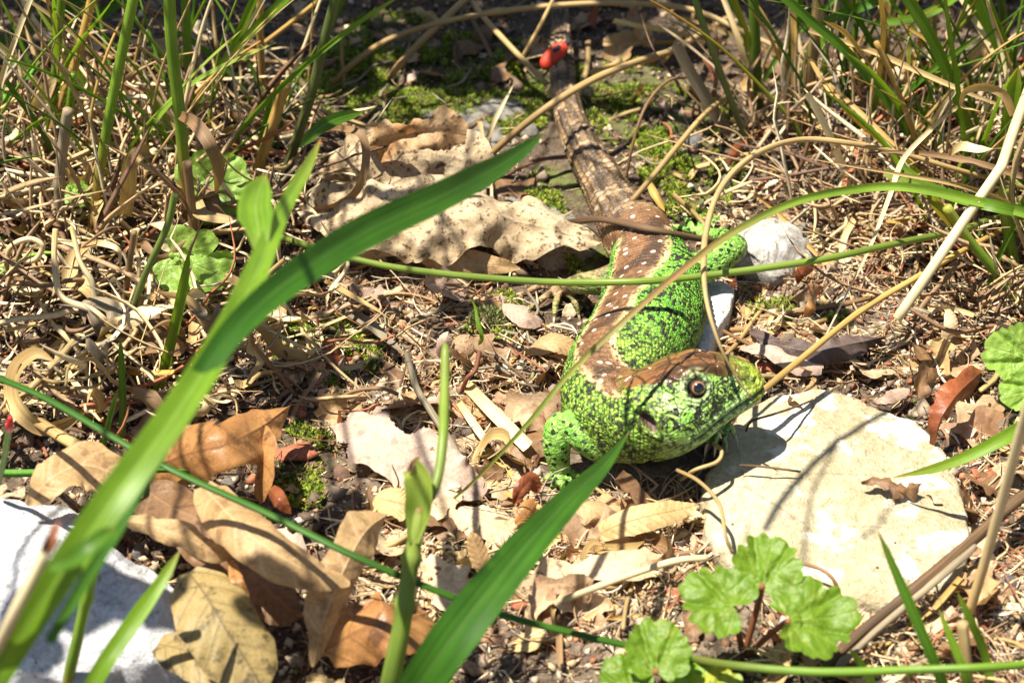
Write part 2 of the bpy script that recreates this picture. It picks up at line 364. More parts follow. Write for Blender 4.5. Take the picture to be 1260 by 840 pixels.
def M_soil():
    s = NT('soil'); c0 = s.cm()
    n1 = s.noise(c0, .55, 4); n2 = s.noise(c0, 4., 5, .7); n3 = s.noise(c0, 22., 3, .7)
    c = s.mix(s.rng(n1, .4, .6), (.05, .033, .022), (.09, .064, .044))
    c = s.mix(s.rng(n2, .45, .65), c, (.15, .11, .075))
    c = s.mix(s.rng(n3, .55, .7, 0, .7), c, (.24, .185, .13))
    c = s.mix(s.rng(n3, .45, .35, 0, .8), c, (.03, .02, .014))
    # grey sandy soil in the bright open patch, mossy film in the shaded strip
    c = s.mix(s.math('MULTIPLY', s.attr('sand'), s.rng(n2, .4, .62, .1, .9)), c, (.28, .22, .16))
    c = s.mix(s.math('MULTIPLY', s.attr('mossy'), s.rng(n2, .42, .58, 0, .85)), c, (.1, .15, .02))
    bm = s.bump(n2, .12, .8); bm = s.bump(n3, .035, .9, bm)
    return s.fin(c, .9, bm, .2)
MAT['soil'] = M_soil()
def M_flat(name, c, rough=.5, spec=.5, bumpsc=0, coat=0.0):
    s = NT(name); c0 = s.cm(); n = s.noise(c0, bumpsc or 12., 3)
    col = s.mix(1.0, c, s.ramp(n, [(.3, (.75,)*3), (.7, (1.15,)*3)]), 'MULTIPLY')
    m = s.fin(col, rough, s.bump(n, .01, .4), spec); s.b.inputs['Coat Weight'].default_value = coat; s.b.inputs['Coat Roughness'].default_value = .05
    return m
# ---------------------------------------------------------------- the ground: one sheet, fine where the camera looks
def ell(px, py, lst):
    r = 0*px
    for cx, cy, rx, ry, a in lst: r = np.maximum(r, a*sm(1.25, .6, np.sqrt(((px-cx)/rx)**2+((py-cy)/ry)**2)))
    return r
MOSSY = [(545, 110, 170, 60, 1), (850, 195, 60, 75, 1), (690, 235, 40, 30, .8), (405, 435, 65, 40, .9), (375, 575, 40, 50, .35), (735, 325, 35, 22, 1), (610, 395, 40, 30, .7), (780, 130, 60, 50, .7), (985, 385, 60, 15, .5), (480, 60, 60, 40, .5)]
SANDY = [(1110, 745, 260, 110, 1), (640, 600, 230, 120, 1), (560, 500, 130, 80, .9), (1010, 390, 170, 90, .8), (980, 260, 120, 60, .6), (760, 740, 200, 90, .7)]
def build_ground():
    n = 620
    t = np.linspace(-1, 1, n)
    gx = 10.5*t+np.sign(t)*np.maximum(np.abs(t)-.72, 0)**3*7000*.6
    gy = 1.5+10.5*t+np.sign(t)*np.maximum(np.abs(t)-.72, 0)**3*7000*.6
    X, Y = np.meshgrid(gx, gy, indexing='ij')
    Z = GH(X, Y)
    V = np.stack([X, Y, Z], -1).reshape(-1, 3)
    f = (V[:, 1]-CAM[1])*math.cos(PITCH)-(V[:, 2]-CAM[2])*math.sin(PITCH)
    px, py = pix(V); bad = f < 5
    px = np.where(bad, -9e3, px); py = np.where(bad, -9e3, py)
    o = mk('ground', V, grid_faces(n, n), MAT['soil'], {'sand': ell(px, py, SANDY), 'mossy': ell(px, py, MOSSY)})
    tag(o, kind='structure')
build_ground()

# ---------------------------------------------------------------- stones
def slab(name, outline, top, depth, mat, label, cat='stone', group=None, seed=0, dome=.25, rough=.05, tilt=(0, 0), nr=26, na=150, exact_z=None):
    O = np.array([P(x, y, (exact_z if exact_z is not None else top)) for x, y in outline])[:, :2]
    c = O.mean(0); zb = float(GH(c[0], c[1])); zt = exact_z if exact_z is not None else zb+top
    O = np.array([P(x, y, zt) for x, y in outline])[:, :2]; c = O.mean(0)
    Oc = catmull(np.vstack([O, O[:1]]), 400)
    ang = np.arctan2(Oc[:, 1]-c[1], Oc[:, 0]-c[0]); rad = np.linalg.norm(Oc-c, axis=1)
    od = np.argsort(ang); a = np.linspace(-math.pi, math.pi, na, endpoint=False)
    R = np.interp(a, ang[od], rad[od], period=2*math.pi)
    R = R*(1+.025*noise(np.cos(a)*5, np.sin(a)*5, 0, seed)+.012*noise(np.cos(a)*14, np.sin(a)*14, 0, seed+1))
    q = np.r_[np.linspace(0, .9, nr), .94, .97, .99, 1.0, 1.0, .97, .9]
    zz = np.r_[dome*(-np.linspace(0, .9, nr)**2), -dome*.9, -dome, -dome-.04, -dome-.1, -dome-depth*.4, -dome-depth*.8, -dome-depth]
    X = c[0]+np.outer(q, R*np.cos(a)); Y = c[1]+np.outer(q, R*np.sin(a))
    Z = zt+zz[:, None]+tilt[0]*(X-c[0])+tilt[1]*(Y-c[1])
    nn = fbm(X/1.1, Y/1.1, 0, seed+3, 4); st = np.round(nn*3)/3
    Z = Z+rough*(nn*1.0+st*1.2)+rough*.35*noise(X/.12, Y/.12, 0, seed+9)
    k = (q > .9)[:, None]; X = X+k*rough*1.5*noise(X/.3, Z/.25, Y/.3, seed+5); Y = Y+k*rough*1.5*noise(Y/.3, Z/.25, X/.3, seed+6)
    V = np.stack([X, Y, Z], -1).reshape(-1, 3)
    o = mk(name, V, grid_faces(len(q), na, True), mat, origin=(c[0], c[1], zb))
    return tag(o, label, cat, group)
slab('stone', [(863, 600), (880, 560), (905, 510), (940, 482), (990, 470), (1045, 474), (1090, 498), (1140, 520), (1172, 560), (1190, 610), (1196, 660), (1182, 702), (1130, 722), (1060, 735), (985, 728), (925, 705), (880, 660)],
     .5, .7, MAT['stone_cream'], 'large flat cream stone under the head and snout of the lizard', seed=3, dome=.12, rough=.03, exact_z=.45)
slab('stone', [(-80, 585), (0, 590), (50, 596), (95, 612), (130, 650), (190, 685), (228, 715), (243, 750), (232, 786), (190, 802), (150, 800), (110, 812), (40, 812), (-80, 815)],
     .9, 1.1, MAT['stone_white'], 'big bluish white stone at the lower left, half covered by brown leaves', seed=11, dome=.3, rough=.06, exact_z=.9)
slab('stone', [(-60, 822), (20, 815), (34, 832), (30, 870), (-60, 880)], .5, .8, MAT['stone_white'], 'small corner of white stone at the very bottom left edge', seed=13, dome=.15, exact_z=.5)
slab('stone', [(852, 400), (848, 372), (862, 345), (885, 336), (903, 345), (900, 372), (884, 398), (872, 425), (856, 432)], .45, .6, MAT['stone_chalk'], 'smooth chalk white stone beside the green flank of the lizard', seed=17, dome=.12, rough=.012, exact_z=.42)
slab('stone', [(908, 318), (906, 290), (918, 262), (938, 248), (962, 258), (988, 276), (996, 298), (978, 314), (948, 324)], .3, .6, MAT['stone_dirty'], 'rough white stone lying behind the hind leg of the lizard', seed=19, dome=.3, rough=.12, exact_z=.32)
slab('stone', [(560, 268), (600, 300), (680, 318), (735, 292), (728, 258), (690, 240), (620, 240)], .35, .6, MAT['pebble'], 'dull grey stone in shade between the mottled leaf and the tail', seed=23, dome=.2, rough=.05, exact_z=.2)
slab('stone', [(452, 178), (470, 120), (560, 98), (640, 110), (668, 150), (640, 180), (540, 195)], .2, .5, MAT['pebble'], 'grey stone patched with moss behind the mottled leaf', seed=24, dome=.25, rough=.05, exact_z=.1)
slab('stone', [(430, 560), (428, 530), (470, 510), (520, 520), (552, 545), (560, 590), (540, 640), (480, 620)], .2, .4, MAT['pebble_pink'], 'flat pinkish stone slab beneath the bleached leaf remains', seed=29, dome=.08, rough=.03, exact_z=.05)

# ---------------------------------------------------------------- the lizard
def rest(px, py, dz): 
    p = P(px, py, dz)
    for _ in range(4): p = P(px, py, dz+float(GH(p[0], p[1]))*.6)
    return p
BODY = [  # px, py, height of the axis, half width, half height, roll
 (694, -45, .42, .10, .1, 0), (691, 0, .42, .14, .14, 0), (690, 55, .42, .18, .18, 0), (694, 110, .42, .22, .21, 0), (708, 160, .42, .265, .25, 0), (731, 207, .45, .315, .3, 0),
 (755, 247, .5, .38, .36, 0), (778, 280, .55, .5, .45, -.05), (797, 312, .6, .56, .5, -.15), (805, 350, .65, .72, .58, -.4), (797, 392, .7, .86, .64, -.6), (778, 430, .74, .84, .66, -.58),
 (756, 464, .78, .72, .64, -.5), (750, 494, .82, .64, .6, -.1), (768, 511, .88, .62, .6, 0), (800, 510, .95, .6, .58, 0), (835, 506, 1.0, .5, .5, 0)]
HO = P(800, 500, 1.22)
yaw, pit = math.radians(8), math.radians(11)
HF = np.array([math.cos(yaw)*math.cos(pit), math.sin(yaw)*math.cos(pit), math.sin(pit)])
HS = nrm(np.cross([0, 0, 1.], HF)); HU = np.cross(HF, HS)
_rl = math.radians(-26); HS, HU = HS*math.cos(_rl)+HU*math.sin(_rl), HU*math.cos(_rl)-HS*math.sin(_rl)
def hloc(V):
    d = V-HO; x = d@HF; return np.stack([np.where(x > .6, .6+(x-.6)/.79, x), d@HS, d@HU], -1)
def hworld(x, y, z): return HO+np.asarray(x)[..., None]*HF+np.asarray(y)[..., None]*HS+np.asarray(z)[..., None]*HU
HEAD = [  # x, half width, top, bottom
 (-.65, .3, .1, -.45), (-.5, .5, .3, -.62), (-.25, .6, .42, -.70), (0, .66, .5, -.72), (.25, .69, .56, -.7), (.5, .68, .59, -.63), (.75, .62, .6, -.53), (1.0, .51, .53, -.43),
 (1.2, .43, .46, -.38), (1.4, .36, .385, -.33), (1.54, .3, .31, -.28), (1.65, .235, .23, -.225), (1.72, .16, .14, -.15), (1.765, .05, .03, -.06)]
def head_mesh():
    T = catmull(np.array(HEAD), 90); na = 96
    a = np.linspace(0, 2*math.pi, na, endpoint=False)
    x, w, zt, zb = T.T; x = np.where(x > .6, .6+(x-.6)*.79, x)
    ca, sa = np.cos(a), np.sin(a)
    nt, nb = 2.5, 2.1
    up = sa >= 0
    cy = np.where(up, np.sign(ca)*np.abs(ca)**(2/nt), np.sign(ca)*np.abs(ca)**(2/nb))
    cz = np.where(up, np.abs(sa)**(2/nt), -np.abs(sa)**(2/nb))
    zm = -.08
    X = np.repeat(x[:, None], na, 1); Y = w[:, None]*cy[None]
    Z = np.where(up[None], zm+(zt[:, None]-zm)*cz[None], zm+(zm-zb[:, None])*cz[None])
    # narrower crown than jaw
    Y = Y*(1-.16*np.clip(Z/.6, 0, 1))
    V = hworld(X, Y, Z).reshape(-1, 3); F = grid_faces(len(x), na, True).tolist()
    F += [list(range(na))[::-1], [(len(x)-1)*na+j for j in range(na)]]
    return V, F
def sweep(C, w, h, roll, na=64):
    T, _, _ = frames(C, up=(0, 0, 1.)); S = nrm(np.cross(T, [0, 0, 1.])); N = nrm(np.cross(S, T))
    c, s = np.cos(roll)[:, None], np.sin(roll)[:, None]
    S, N = S*c+N*s, N*c-S*s
    a = np.linspace(0, 2*math.pi, na, endpoint=False)
    e = 2/2.25
    cy = np.sign(np.cos(a))*np.abs(np.cos(a))**e; cz = np.sign(np.sin(a))*np.abs(np.sin(a))**e
    V = C[:, None]+S[:, None]*(w[:, None]*cy[None])[..., None]+N[:, None]*(h[:, None]*cz[None])[..., None]
    n = len(C); F = grid_faces(n, na, True).tolist(); F += [list(range(na))[::-1], [(n-1)*na+j for j in range(na)]]
    return V.reshape(-1, 3), F, (T, S, N)
LEGS = {  # px, py, height above ground, radius
 'fl': [(778, 535, .6, .34), (745, 546, .62, .27), (718, 536, .74, .225), (700, 524, .84, .2), (688, 526, .8, .195), (685, 546, .58, .195), (687, 566, .32, .16), (691, 580, .14, .13)],
 'fr': [(815, 490, .5, .3), (850, 500, .6, .2), (872, 508, .65, .14), (880, 520, .56, .11)],
 'hr': [(812, 345, .55, .36), (840, 340, .66, .29), (868, 327, .76, .25), (893, 312, .82, .22), (906, 303, .72, .17), (892, 293, .42, .14), (874, 290, .15, .12), (862, 288, .08, .1)],
 'hl': [(790, 335, .55, .36), (762, 342, .55, .26), (738, 347, .55, .2), (715, 349, .5, .16), (700, 352, .3, .12), (688, 356, .12, .1)]}
TOES = {
 'fl': [[(691, 580, .12), (678, 586, .14), (668, 592, .03)], [(691, 582, .12), (684, 592, .14), (678, 602, .02)], [(692, 583, .12), (692, 594, .13), (692, 606, .02)], [(694, 582, .12), (701, 592, .12), (705, 601, .02)], [(696, 579, .12), (708, 584, .13), (716, 590, .02)]],
 'fr': [[(880, 520, .56), (874, 535, .52), (870, 548, .44)], [(880, 520, .56), (881, 535, .54), (880, 550, .46)], [(882, 520, .56), (890, 530, .52), (893, 544, .46)], [(884, 518, .56), (898, 524, .55), (904, 536, .47)], [(878, 518, .56), (866, 528, .52), (860, 540, .4)]],
 'hr': [[(862, 288, .08), (845, 282, .1), (828, 278, .02)], [(862, 288, .08), (850, 277, .1), (842, 266, .02)], [(864, 288, .08), (862, 275, .1), (860, 262, .02)], [(866, 287, .08), (876, 276, .1), (884, 266, .02)], [(870, 290, .1), (884, 286, .1), (894, 280, .02)]],
 'hl': [[(688, 356, .12), (668, 352, .16), (640, 362, .03)], [(686, 357, .12), (672, 364, .18), (652, 380, .03)], [(690, 358, .12), (684, 372, .2), (682, 392, .03)], [(694, 358, .12), (706, 368, .22), (712, 388, .03)], [(698, 354, .12), (716, 364, .16), (728, 374, .03)]]}
def build_lizard():
    pts = []
    for px, py, z, w, h, r in BODY:
        p = rest(px, py, z); pts.append([*p, w, h, r])
    T = catmull(np.array(pts), 360); C, w, h, roll = T[:, :3], T[:, 3], T[:, 4], T[:, 5]
    Vb, Fb, (TT, SS, NN) = sweep(C, w, h, roll)
    L = np.r_[0, np.cumsum(np.linalg.norm(np.diff(C, axis=0), axis=1))]
    parts = [(Vb, Fb), head_mesh()]
    LC, LR, LS, LA = [], [], [], []
    claws = []
    for k, lg in LEGS.items():
        q = np.array([[*rest(a, b, z), r] for a, b, z, r in lg]); q = catmull(q, 60)
        v, f, _ = tube_arr(q[:, :3], 1.0, 60, 20, taper=None, cap=False)
        v = q[:, None, :3]+(v.reshape(60, 20, 3)-catmull(q[:, :3], 60)[:, None])*q[:, 3][:, None, None]
        F = f.tolist()+[list(range(20))[::-1], [59*20+j for j in range(20)]]
        parts.append((v.reshape(-1, 3), F)); LC.append(q[:, :3]); LR.append(q[:, 3]); LS.append(np.linspace(0, 3, 60)+5*len(LC)); LA.append(np.full(60, 1.))
        for toe in TOES[k]:
            t = np.array([rest(*x) for x in toe]); tc = catmull(t, 16)
            r0 = .062 if k[0] == 'h' else .058
            v, f, _ = tube_arr(t, r0, 16, 10, taper=[(0, 1.1), (.45, .85), (.55, .95), (.85, .7), (1, .5)], cap=False)
            F = f.tolist()+[list(range(10))[::-1], [15*10+j for j in range(10)]]
            parts.append((v, F)); LC.append(tc); LR.append(np.full(16, r0)); LS.append(np.linspace(0, .5, 16)+7); LA.append(np.full(16, 2.))
            d = nrm(tc[-1]-tc[-3]); claws.append(np.array([tc[-1]-d*.03, tc[-1]+d*.05+[0, 0, .02], tc[-1]+d*.10+[0, 0, 0], tc[-1]+d*.13-[0, 0, .035]]))
    V, F, off = [], [], 0
    for v, f in parts: V.append(v); F += [[i+off for i in x] for x in f]; off += len(v)
    me = bpy.data.meshes.new('tmp'); me.from_pydata(np.vstack(V).tolist(), [], F)
    bm = bmesh.new(); bm.from_mesh(me); bmesh.ops.recalc_face_normals(bm, faces=bm.faces); bm.to_mesh(me); bm.free()
    ob = bpy.data.objects.new('tmp', me); COL.objects.link(ob)
    md = ob.modifiers.new('r', 'REMESH'); md.mode = 'VOXEL'; md.voxel_size = .019; md.use_smooth_shade = True
    ms = ob.modifiers.new('s', 'SMOOTH'); ms.factor = .5; ms.iterations = 7
    dg = bpy.context.evaluated_depsgraph_get(); ev = ob.evaluated_get(dg); m2 = ev.to_mesh()
    n = len(m2.vertices); v = np.empty(n*3, 'f'); m2.vertices.foreach_get('co', v); v = v.reshape(-1, 3).astype(float)
    nf = len(m2.polygons); f = np.empty(len(m2.loops), 'i'); m2.loops.foreach_get('vertex_index', f); f = f.reshape(-1, 4)
    vn = np.empty(n*3, 'f'); m2.vertices.foreach_get('normal', vn); vn = vn.reshape(-1, 3).astype(float)
    ev.to_mesh_clear(); bpy.data.objects.remove(ob); bpy.data.meshes.remove(me)
    LC, LR, LS, LA = np.vstack(LC), np.concatenate(LR), np.concatenate(LS), np.concatenate(LA)
    bi = np.empty(n, int); bd = np.empty(n); li = np.empty(n, int); ld = np.empty(n)
    for a in range(0, n, 20000):
        x = v[a:a+20000]
        D = np.sqrt(((x[:, None]-C[None])**2).sum(-1))/((w+h)/2)[None]; bi[a:a+20000] = D.argmin(1); bd[a:a+20000] = D.min(1)
        D = np.sqrt(((x[:, None]-LC[None])**2).sum(-1))/LR[None]; li[a:a+20000] = D.argmin(1); ld[a:a+20000] = D.min(1)
    d = v-C[bi]; yy = (d*SS[bi]).sum(1); zz = (d*NN[bi]).sum(1); tt = (d*TT[bi]).sum(1)
    ang = np.arctan2(yy/w[bi], zz/h[bi])           # 0 on the back
    ss = L[bi]+tt; rr = (w[bi]+h[bi])/2
    hl = hloc(v); inhead = sm(-.42, -.2, hl[:, 0])*sm(.1, 0, hl[:, 1]-np.clip(.38+.8*(hl[:, 0]+.1), .1, .78))*(hl[:, 1] > -1)*(np.abs(hl[:, 2]) < 1.1)
    leg = sm(-.15, .25, bd-ld)*(1-inhead*(hl[:, 2] > -.55))
    L0 = L[np.argmin(np.abs(T[:, 1]-rest(797, 312, .6)[1]))]     # pelvis
    green = sm(L0-.9, L0+.5, ss)
    band = np.where(ss < L0, 1.0+1.0*(1-green), interp(ss, [(L0, .8), (L0+1.2, .62), (L0+2.6, .5), (L0+4, .55)]))
    wob = .08*noise(ss*2.5, ang*2, 0, 4)
    brown = (1-sm(band-.12, band+.04, np.abs(ang)+wob))*(1-leg)*(1-inhead)
    brown = np.maximum(brown, (1-green)*(1-leg)*(1-inhead))
    pale = np.exp(-((np.abs(ang)+wob-band+.1)/.1)**2)*(1-leg)*(1-inhead)
    tail = (1-sm(L0-1.2, L0-.2, ss))*(1-leg)
    belly = sm(1.9, 2.5, np.abs(ang))*(1-leg)*(1-inhead)
    # --- sculpt
    X, Yh, Zh = hl.T; near = (np.abs(Yh) > 0)
    disp = np.zeros(n)
    ex, ez = .62, .24
    re = np.sqrt(((X-ex)/1.2)**2+((Zh-ez))**2)*1.3; side = (np.abs(Yh) > .25)*inhead
    disp += side*(-.10*sm(.165, .10, re)+.04*np.exp(-((re-.2)/.03)**2))
    disp += side*(.02*np.exp(-((re-.26)/.02)**2))
    # brow ridge and crown plates
    disp += inhead*.055*np.exp(-((Zh-(.47-.16*np.clip(X-.5, 0, 1)))/.055)**2)*sm(.25, .5, X)*sm(1.35, 1.0, X)*(np.abs(Yh) > .2)
    disp += inhead*-.03*np.exp(-((Yh)/.03)**2)*(Zh > .2)*sm(1.3, 1.1, X)*0.6
    for x0 in (.12, .48, .95, 1.22): disp += inhead*-.022*np.exp(-((X-x0-.12*np.abs(Yh))/.022)**2)*(Zh > .3*sm(1.6, .9, X))
    disp += inhead*-.02*np.exp(-((np.abs(Yh)-.2)/.02)**2)*(Zh > .3)*sm(1.1, .9, X)
    # ear, mouth, nostril, cheek
    ea = np.sqrt(((X+.1+.35*(Zh+.02))/.085)**2+((Zh+.02)/.16)**2)
    disp += inhead*(-.13*sm(1.05, .5, ea)+.03*np.exp(-((ea-1.3)/.2)**2))*(np.abs(Yh) > .25)
    mz = interp(X, [(.1, -.52), (.4, -.43), (.8, -.27), (1.2, -.17), (1.5, -.12), (1.8, -.06)])
    mouth = np.exp(-((Zh-mz)/.018)**2)*sm(.15, .35, X)
    disp += inhead*(-.05*mouth+.02*np.exp(-((Zh-mz-.07)/.045)**2)*sm(.2, .4, X)+.012*np.exp(-((Zh-mz+.07)/.045)**2)*sm(.2, .4, X))
    for k in range(8):
        xk = .42+.165*k; disp += inhead*-.014*np.exp(-((X-xk-.15*(Zh-mz))/.012)**2)*np.exp(-((Zh-mz-.08)/.06)**4)
        disp += inhead*-.009*np.exp(-((X-xk)/.012)**2)*np.exp(-((Zh-mz+.08)/.05)**4)
    ns = np.sqrt((X-1.6)**2+(Zh-.08)**2); disp += inhead*(-.04*sm(.04, .015, ns)+.02*np.exp(-((ns-.055)/.02)**2))
    disp += inhead*.05*np.exp(-((X-.15)**2+(Zh+.3)**2)/.05)
    # neck fold, soft skin creases and the beads of the flank
    crease = np.exp(-((hl[:, 0]+.28+.15*hl[:, 2])/.05)**2)*(np.abs(hl[:, 1]) < .9)*(hl[:, 2] < .45)
    disp += -.045*crease*(1-inhead*.3)
    disp += (1-leg)*(1-inhead)*(.03*noise(ss*1.6, ang*1.5, 0, 31)-.02*np.abs(noise(ss*3., ang*1.2, 0, 32)))
    row = np.sin(ss*2*math.pi/.085)            # transverse scale rows
    disp += (1-inhead)*(1-leg)*(.006+.006*tail)*row
    disp += tail*.012*np.cos(ang*14)
    v = v+vn*disp[:, None]
    # attributes for the skin shader
    st = np.stack([ss, ang*rr.clip(.2), 0*ss], -1)
    lst = np.stack([LS[li]*1.0, v[:, 2]*1.0, v[:, 0]*.7], -1)
    A = {'st': st, 'hp': hl, 'brown': brown, 'pale': pale, 'legf': leg, 'headf': inhead, 'tail': tail, 'belly': belly, 'mouth': mouth*inhead, 'ear': inhead*sm(1.1, .8, ea)*(np.abs(Yh) > .25), 'eyer': np.where(side > .5, re, 9.), 'rest': v*1.0,
         'frontf': sm(rest(757, 440, .75)[1], rest(752, 475, .78)[1], v[:, 1])*(1-leg), 'legbrown': leg*sm(rest(770, 340, .5)[0], rest(750, 340, .5)[0], v[:, 0])*sm(0, 1., v[:, 1])}
    base = np.array([*rest(790, 400, 0)]); 
    r = root('lizard', base, 'green sand lizard with brown striped back resting its head over a cream stone', 'lizard')
    mk('body', v, f, M_skin(), A, origin=base, parent=r)
    # eyes
    for sg in (-1, 1):
        c = hworld(np.array(ex), np.array(sg*.515), np.array(ez)); out = nrm(sg*HS*1.0+HU*.12+HF*.1)
        def ball(rad, cen, mat, name, par, fl=1.0, k=24):
            th = np.linspace(0, math.pi, k); ph = np.linspace(0, 2*math.pi, 2*k, endpoint=False)
            a = nrm(np.cross(out, [0, 0, 1.])); b = np.cross(a, out)
            V = cen+rad*(np.sin(th)[:, None, None]*(np.cos(ph)[None, :, None]*a+np.sin(ph)[None, :, None]*b)+fl*np.cos(th)[:, None, None]*out)
            att = {'rad': np.repeat(np.sin(th)*np.where(th < math.pi/2, 1, 9), 2*k)}
            return mk(name, V.reshape(-1, 3), grid_faces(k, 2*k, True)[:, ::-1].copy(), mat, att, origin=base, parent=par)
        ball(.112, c, M_EYE, 'eye', r)
    for c in claws:
        v2, f2, a2 = tube_arr(c, .024, 8, 6, taper=[(0, 1), (.5, .75), (1, .12)]); mk('claw', v2, f2, M_CLAW, a2, origin=base, parent=r)
def M_skin():
    s = NT('lizard_skin'); st, hp, rs = s.attr('st', 'Vector'), s.attr('hp', 'Vector'), s.attr('rest', 'Vector')
    brown, pale, leg, head, tail, belly = [s.attr(k) for k in ('brown', 'pale', 'legf', 'headf', 'tail', 'belly')]
    BK = (.012, .014, .006)
    # granular scales laid out along the body
    def cells(vec, sc, rnd=.75):
        d = s.voro(vec, sc, 'F1', rnd); col = s.voro(vec, sc, 'F1', rnd, 'Color'); e = s.voro(vec, sc, 'DISTANCE_TO_EDGE', rnd)
        q = s.new('SeparateXYZ'); s.l.new(col, q.inputs[0]); return d, q.outputs[0], q.outputs[1], e
    d1, r1, r2, e1 = cells(st, 23., .7)
    sepst = s.new('SeparateXYZ'); s.l.new(st, sepst.inputs[0])
    n_lo = s.noise(st, 4.2, 3, .6); n_mid = s.noise(st, 9.5, 3, .6, .6)
    # flank: vivid green broken by a fine black network
    gcol = s.mix(r2, (.09, .36, .02), (.22, .55, .05)); gcol = s.mix(s.rng(n_lo, .45, .65, 0, .6), gcol, (.3, .6, .06))
    blk = s.math('ADD', s.math('MULTIPLY', r1, .62), s.math('MULTIPLY', n_mid, .5))
    flank = s.mix(s.rng(blk, .62, .66), gcol, BK)
    flank = s.mix(s.rng(e1, .10, .03, 0, .75), flank, BK)
    # neck: yellow-green beads with dark gaps
    dn, rn1, rn2, en = cells(rs, 21., .6)
    ncol = s.mix(rn2, (.16, .36, .025), (.38, .6, .08)); nblk = s.math('ADD', s.math('MULTIPLY', rn1, .5), s.math('MULTIPLY', s.noise(rs, 5.5, 3), .7))
    neck = s.mix(s.rng(nblk, .68, .72), ncol, BK); neck = s.mix(s.rng(dn, .42, .6, 0, .85), neck, (.03, .05, .01))
    frontf = s.attr('frontf')
    # back: brown with darker blotches and cream specks
    rowv = s.math('SINE', s.math('MULTIPLY', sepst.outputs[0], 70.))
    bcol = s.mix(s.rng(n_lo, .35, .65), (.12, .05, .018), (.23, .115, .045)); bcol = s.mix(s.rng(r1, .5, 1, 0, .4), bcol, (.32, .18, .08))
    dk = s.noise(st, 2.1, 2); bcol = s.mix(s.rng(dk, .5, .58, 0, .85), bcol, (.035, .016, .008))
    bcol = s.mix(s.math('MULTIPLY', s.rng(rowv, -.2, -.9), .35), bcol, (.07, .035, .015))
    spk = s.voro(st, 3.4, 'F1', .9, dim='2D'); bcol = s.mix(s.rng(spk, .09, .13, .95, 0), bcol, (.75, .68, .5))
    bcol = s.mix(s.rng(s.noise(s.vec(s.math('MULTIPLY', sepst.outputs[0], 1.5), s.math('MULTIPLY', sepst.outputs[1], 9.)), 1., 2), .54, .62, 0, .5), bcol, (.04, .02, .01))
    bcol = s.mix(s.math('MULTIPLY', s.math('MULTIPLY', pale, s.rng(r1, .25, .4)), .9), bcol, (.62, .47, .22))
    tn = s.noise(st, 3.4, 3); trow = s.noise(s.vec(s.math('MULTIPLY', sepst.outputs[0], 1.6), s.math('MULTIPLY', sepst.outputs[1], 7.)), 1., 2)
    tcol = s.mix(s.rng(tn, .4, .6), (.14, .08, .035), (.5, .33, .16)); tcol = s.mix(s.rng(trow, .46, .58, 0, .85), tcol, (.025, .016, .008))
    tb = s.math('ADD', s.math('SINE', s.math('MULTIPLY', sepst.outputs[0], 9.)), s.math('MULTIPLY', s.math('SUBTRACT', tn, .5), 13.)); tcol = s.mix(s.rng(tb, .1, .5, 0, .7), tcol, (.03, .018, .01)); tcol = s.mix(s.rng(tb, -1.0, -1.6, 0, .55), tcol, (.55, .42, .26))
    ring = s.math('SINE', s.math('MULTIPLY', sepst.outputs[0], 42.)); tcol = s.mix(s.rng(ring, -.6, -.95, 0, .8), tcol, (.05, .035, .02))
    bcol = s.mix(s.math('MULTIPLY', tail, .95), bcol, tcol)
    body = s.mix(frontf, flank, neck); brown = s.math('MULTIPLY', s.rng(s.math('ADD', brown, s.math('MULTIPLY', s.math('SUBTRACT', r1, .5), .75)), .42, .58), s.rng(brown, .02, .1)); body = s.mix(brown, body, bcol)
    body = s.mix(s.math('MULTIPLY', belly, .7), body, (.3, .45, .12))
    # legs: cooler green with black flecks
    dl, l1, l2, el = cells(rs, 11.5, .8)
    lcol = s.mix(l2, (.14, .4, .035), (.34, .6, .12)); lb = s.math('ADD', s.math('MULTIPLY', l1, .5), s.math('MULTIPLY', s.noise(rs, 8., 2), .8))
    ld2 = s.math('ADD', s.voro(rs, 10., 'F1', .9), s.math('MULTIPLY', s.noise(rs, 14., 2), .45)); lcol = s.mix(s.rng(ld2, .54, .58, 1, 0), lcol, BK); lcol = s.mix(s.rng(el, .09, .02, 0, .6), lcol, (.03, .08, .02))
    lcol = s.mix(s.attr('legbrown'), lcol, s.mix(s.rng(lb, .6, .75), (.36, .24, .12), (.1, .06, .03)))
    body = s.mix(leg, body, lcol)
    # head
    sp = s.new('SeparateXYZ'); s.l.new(hp, sp.inputs[0]); hx, hy, hz = sp.outputs
    dh, h1, h2, eh = cells(hp, 5.6, .9)
    hn = s.noise(hp, 6.5, 4, .65, 1.2); hn2 = s.noise(hp, 17., 3, .6)
    hcol = s.mix(h2, (.15, .42, .03), (.38, .62, .12)); hcol = s.mix(s.rng(s.noise(hp, 4., 3), .55, .64, 0, .6), hcol, (.55, .68, .4)); hb = s.math('ADD', s.math('MULTIPLY', hn, .75), s.math('MULTIPLY', hn2, .35))
    hblk = s.math('ADD', hb, s.math('MULTIPLY', h1, .06))
    hcol = s.mix(s.rng(hblk, .572, .592), hcol, BK); hcol = s.mix(s.rng(eh, .07, .02, 0, .8), hcol, BK)
    # whitish green lips and throat
    low = s.rng(s.math('ADD', hz, s.math('MULTIPLY', hx, -.33)), -.36, -.56)
    lipc = s.mix(s.rng(hblk, .57, .62), (.42, .62, .25), (.08, .2, .03)); hcol = s.mix(s.math('MULTIPLY', low, .8), hcol, lipc)
    # beads behind the cheek continue onto the head
    hcol = s.mix(s.rng(hx, .2, -.08), hcol, neck)
    snout = s.rng(hx, 1.3, 1.6); scol = s.mix(s.rng(s.noise(hp, 9., 3), .52, .58), (.34, .42, .03), (.08, .12, .015)); hcol = s.mix(s.math('MULTIPLY', snout, .85), hcol, scol)
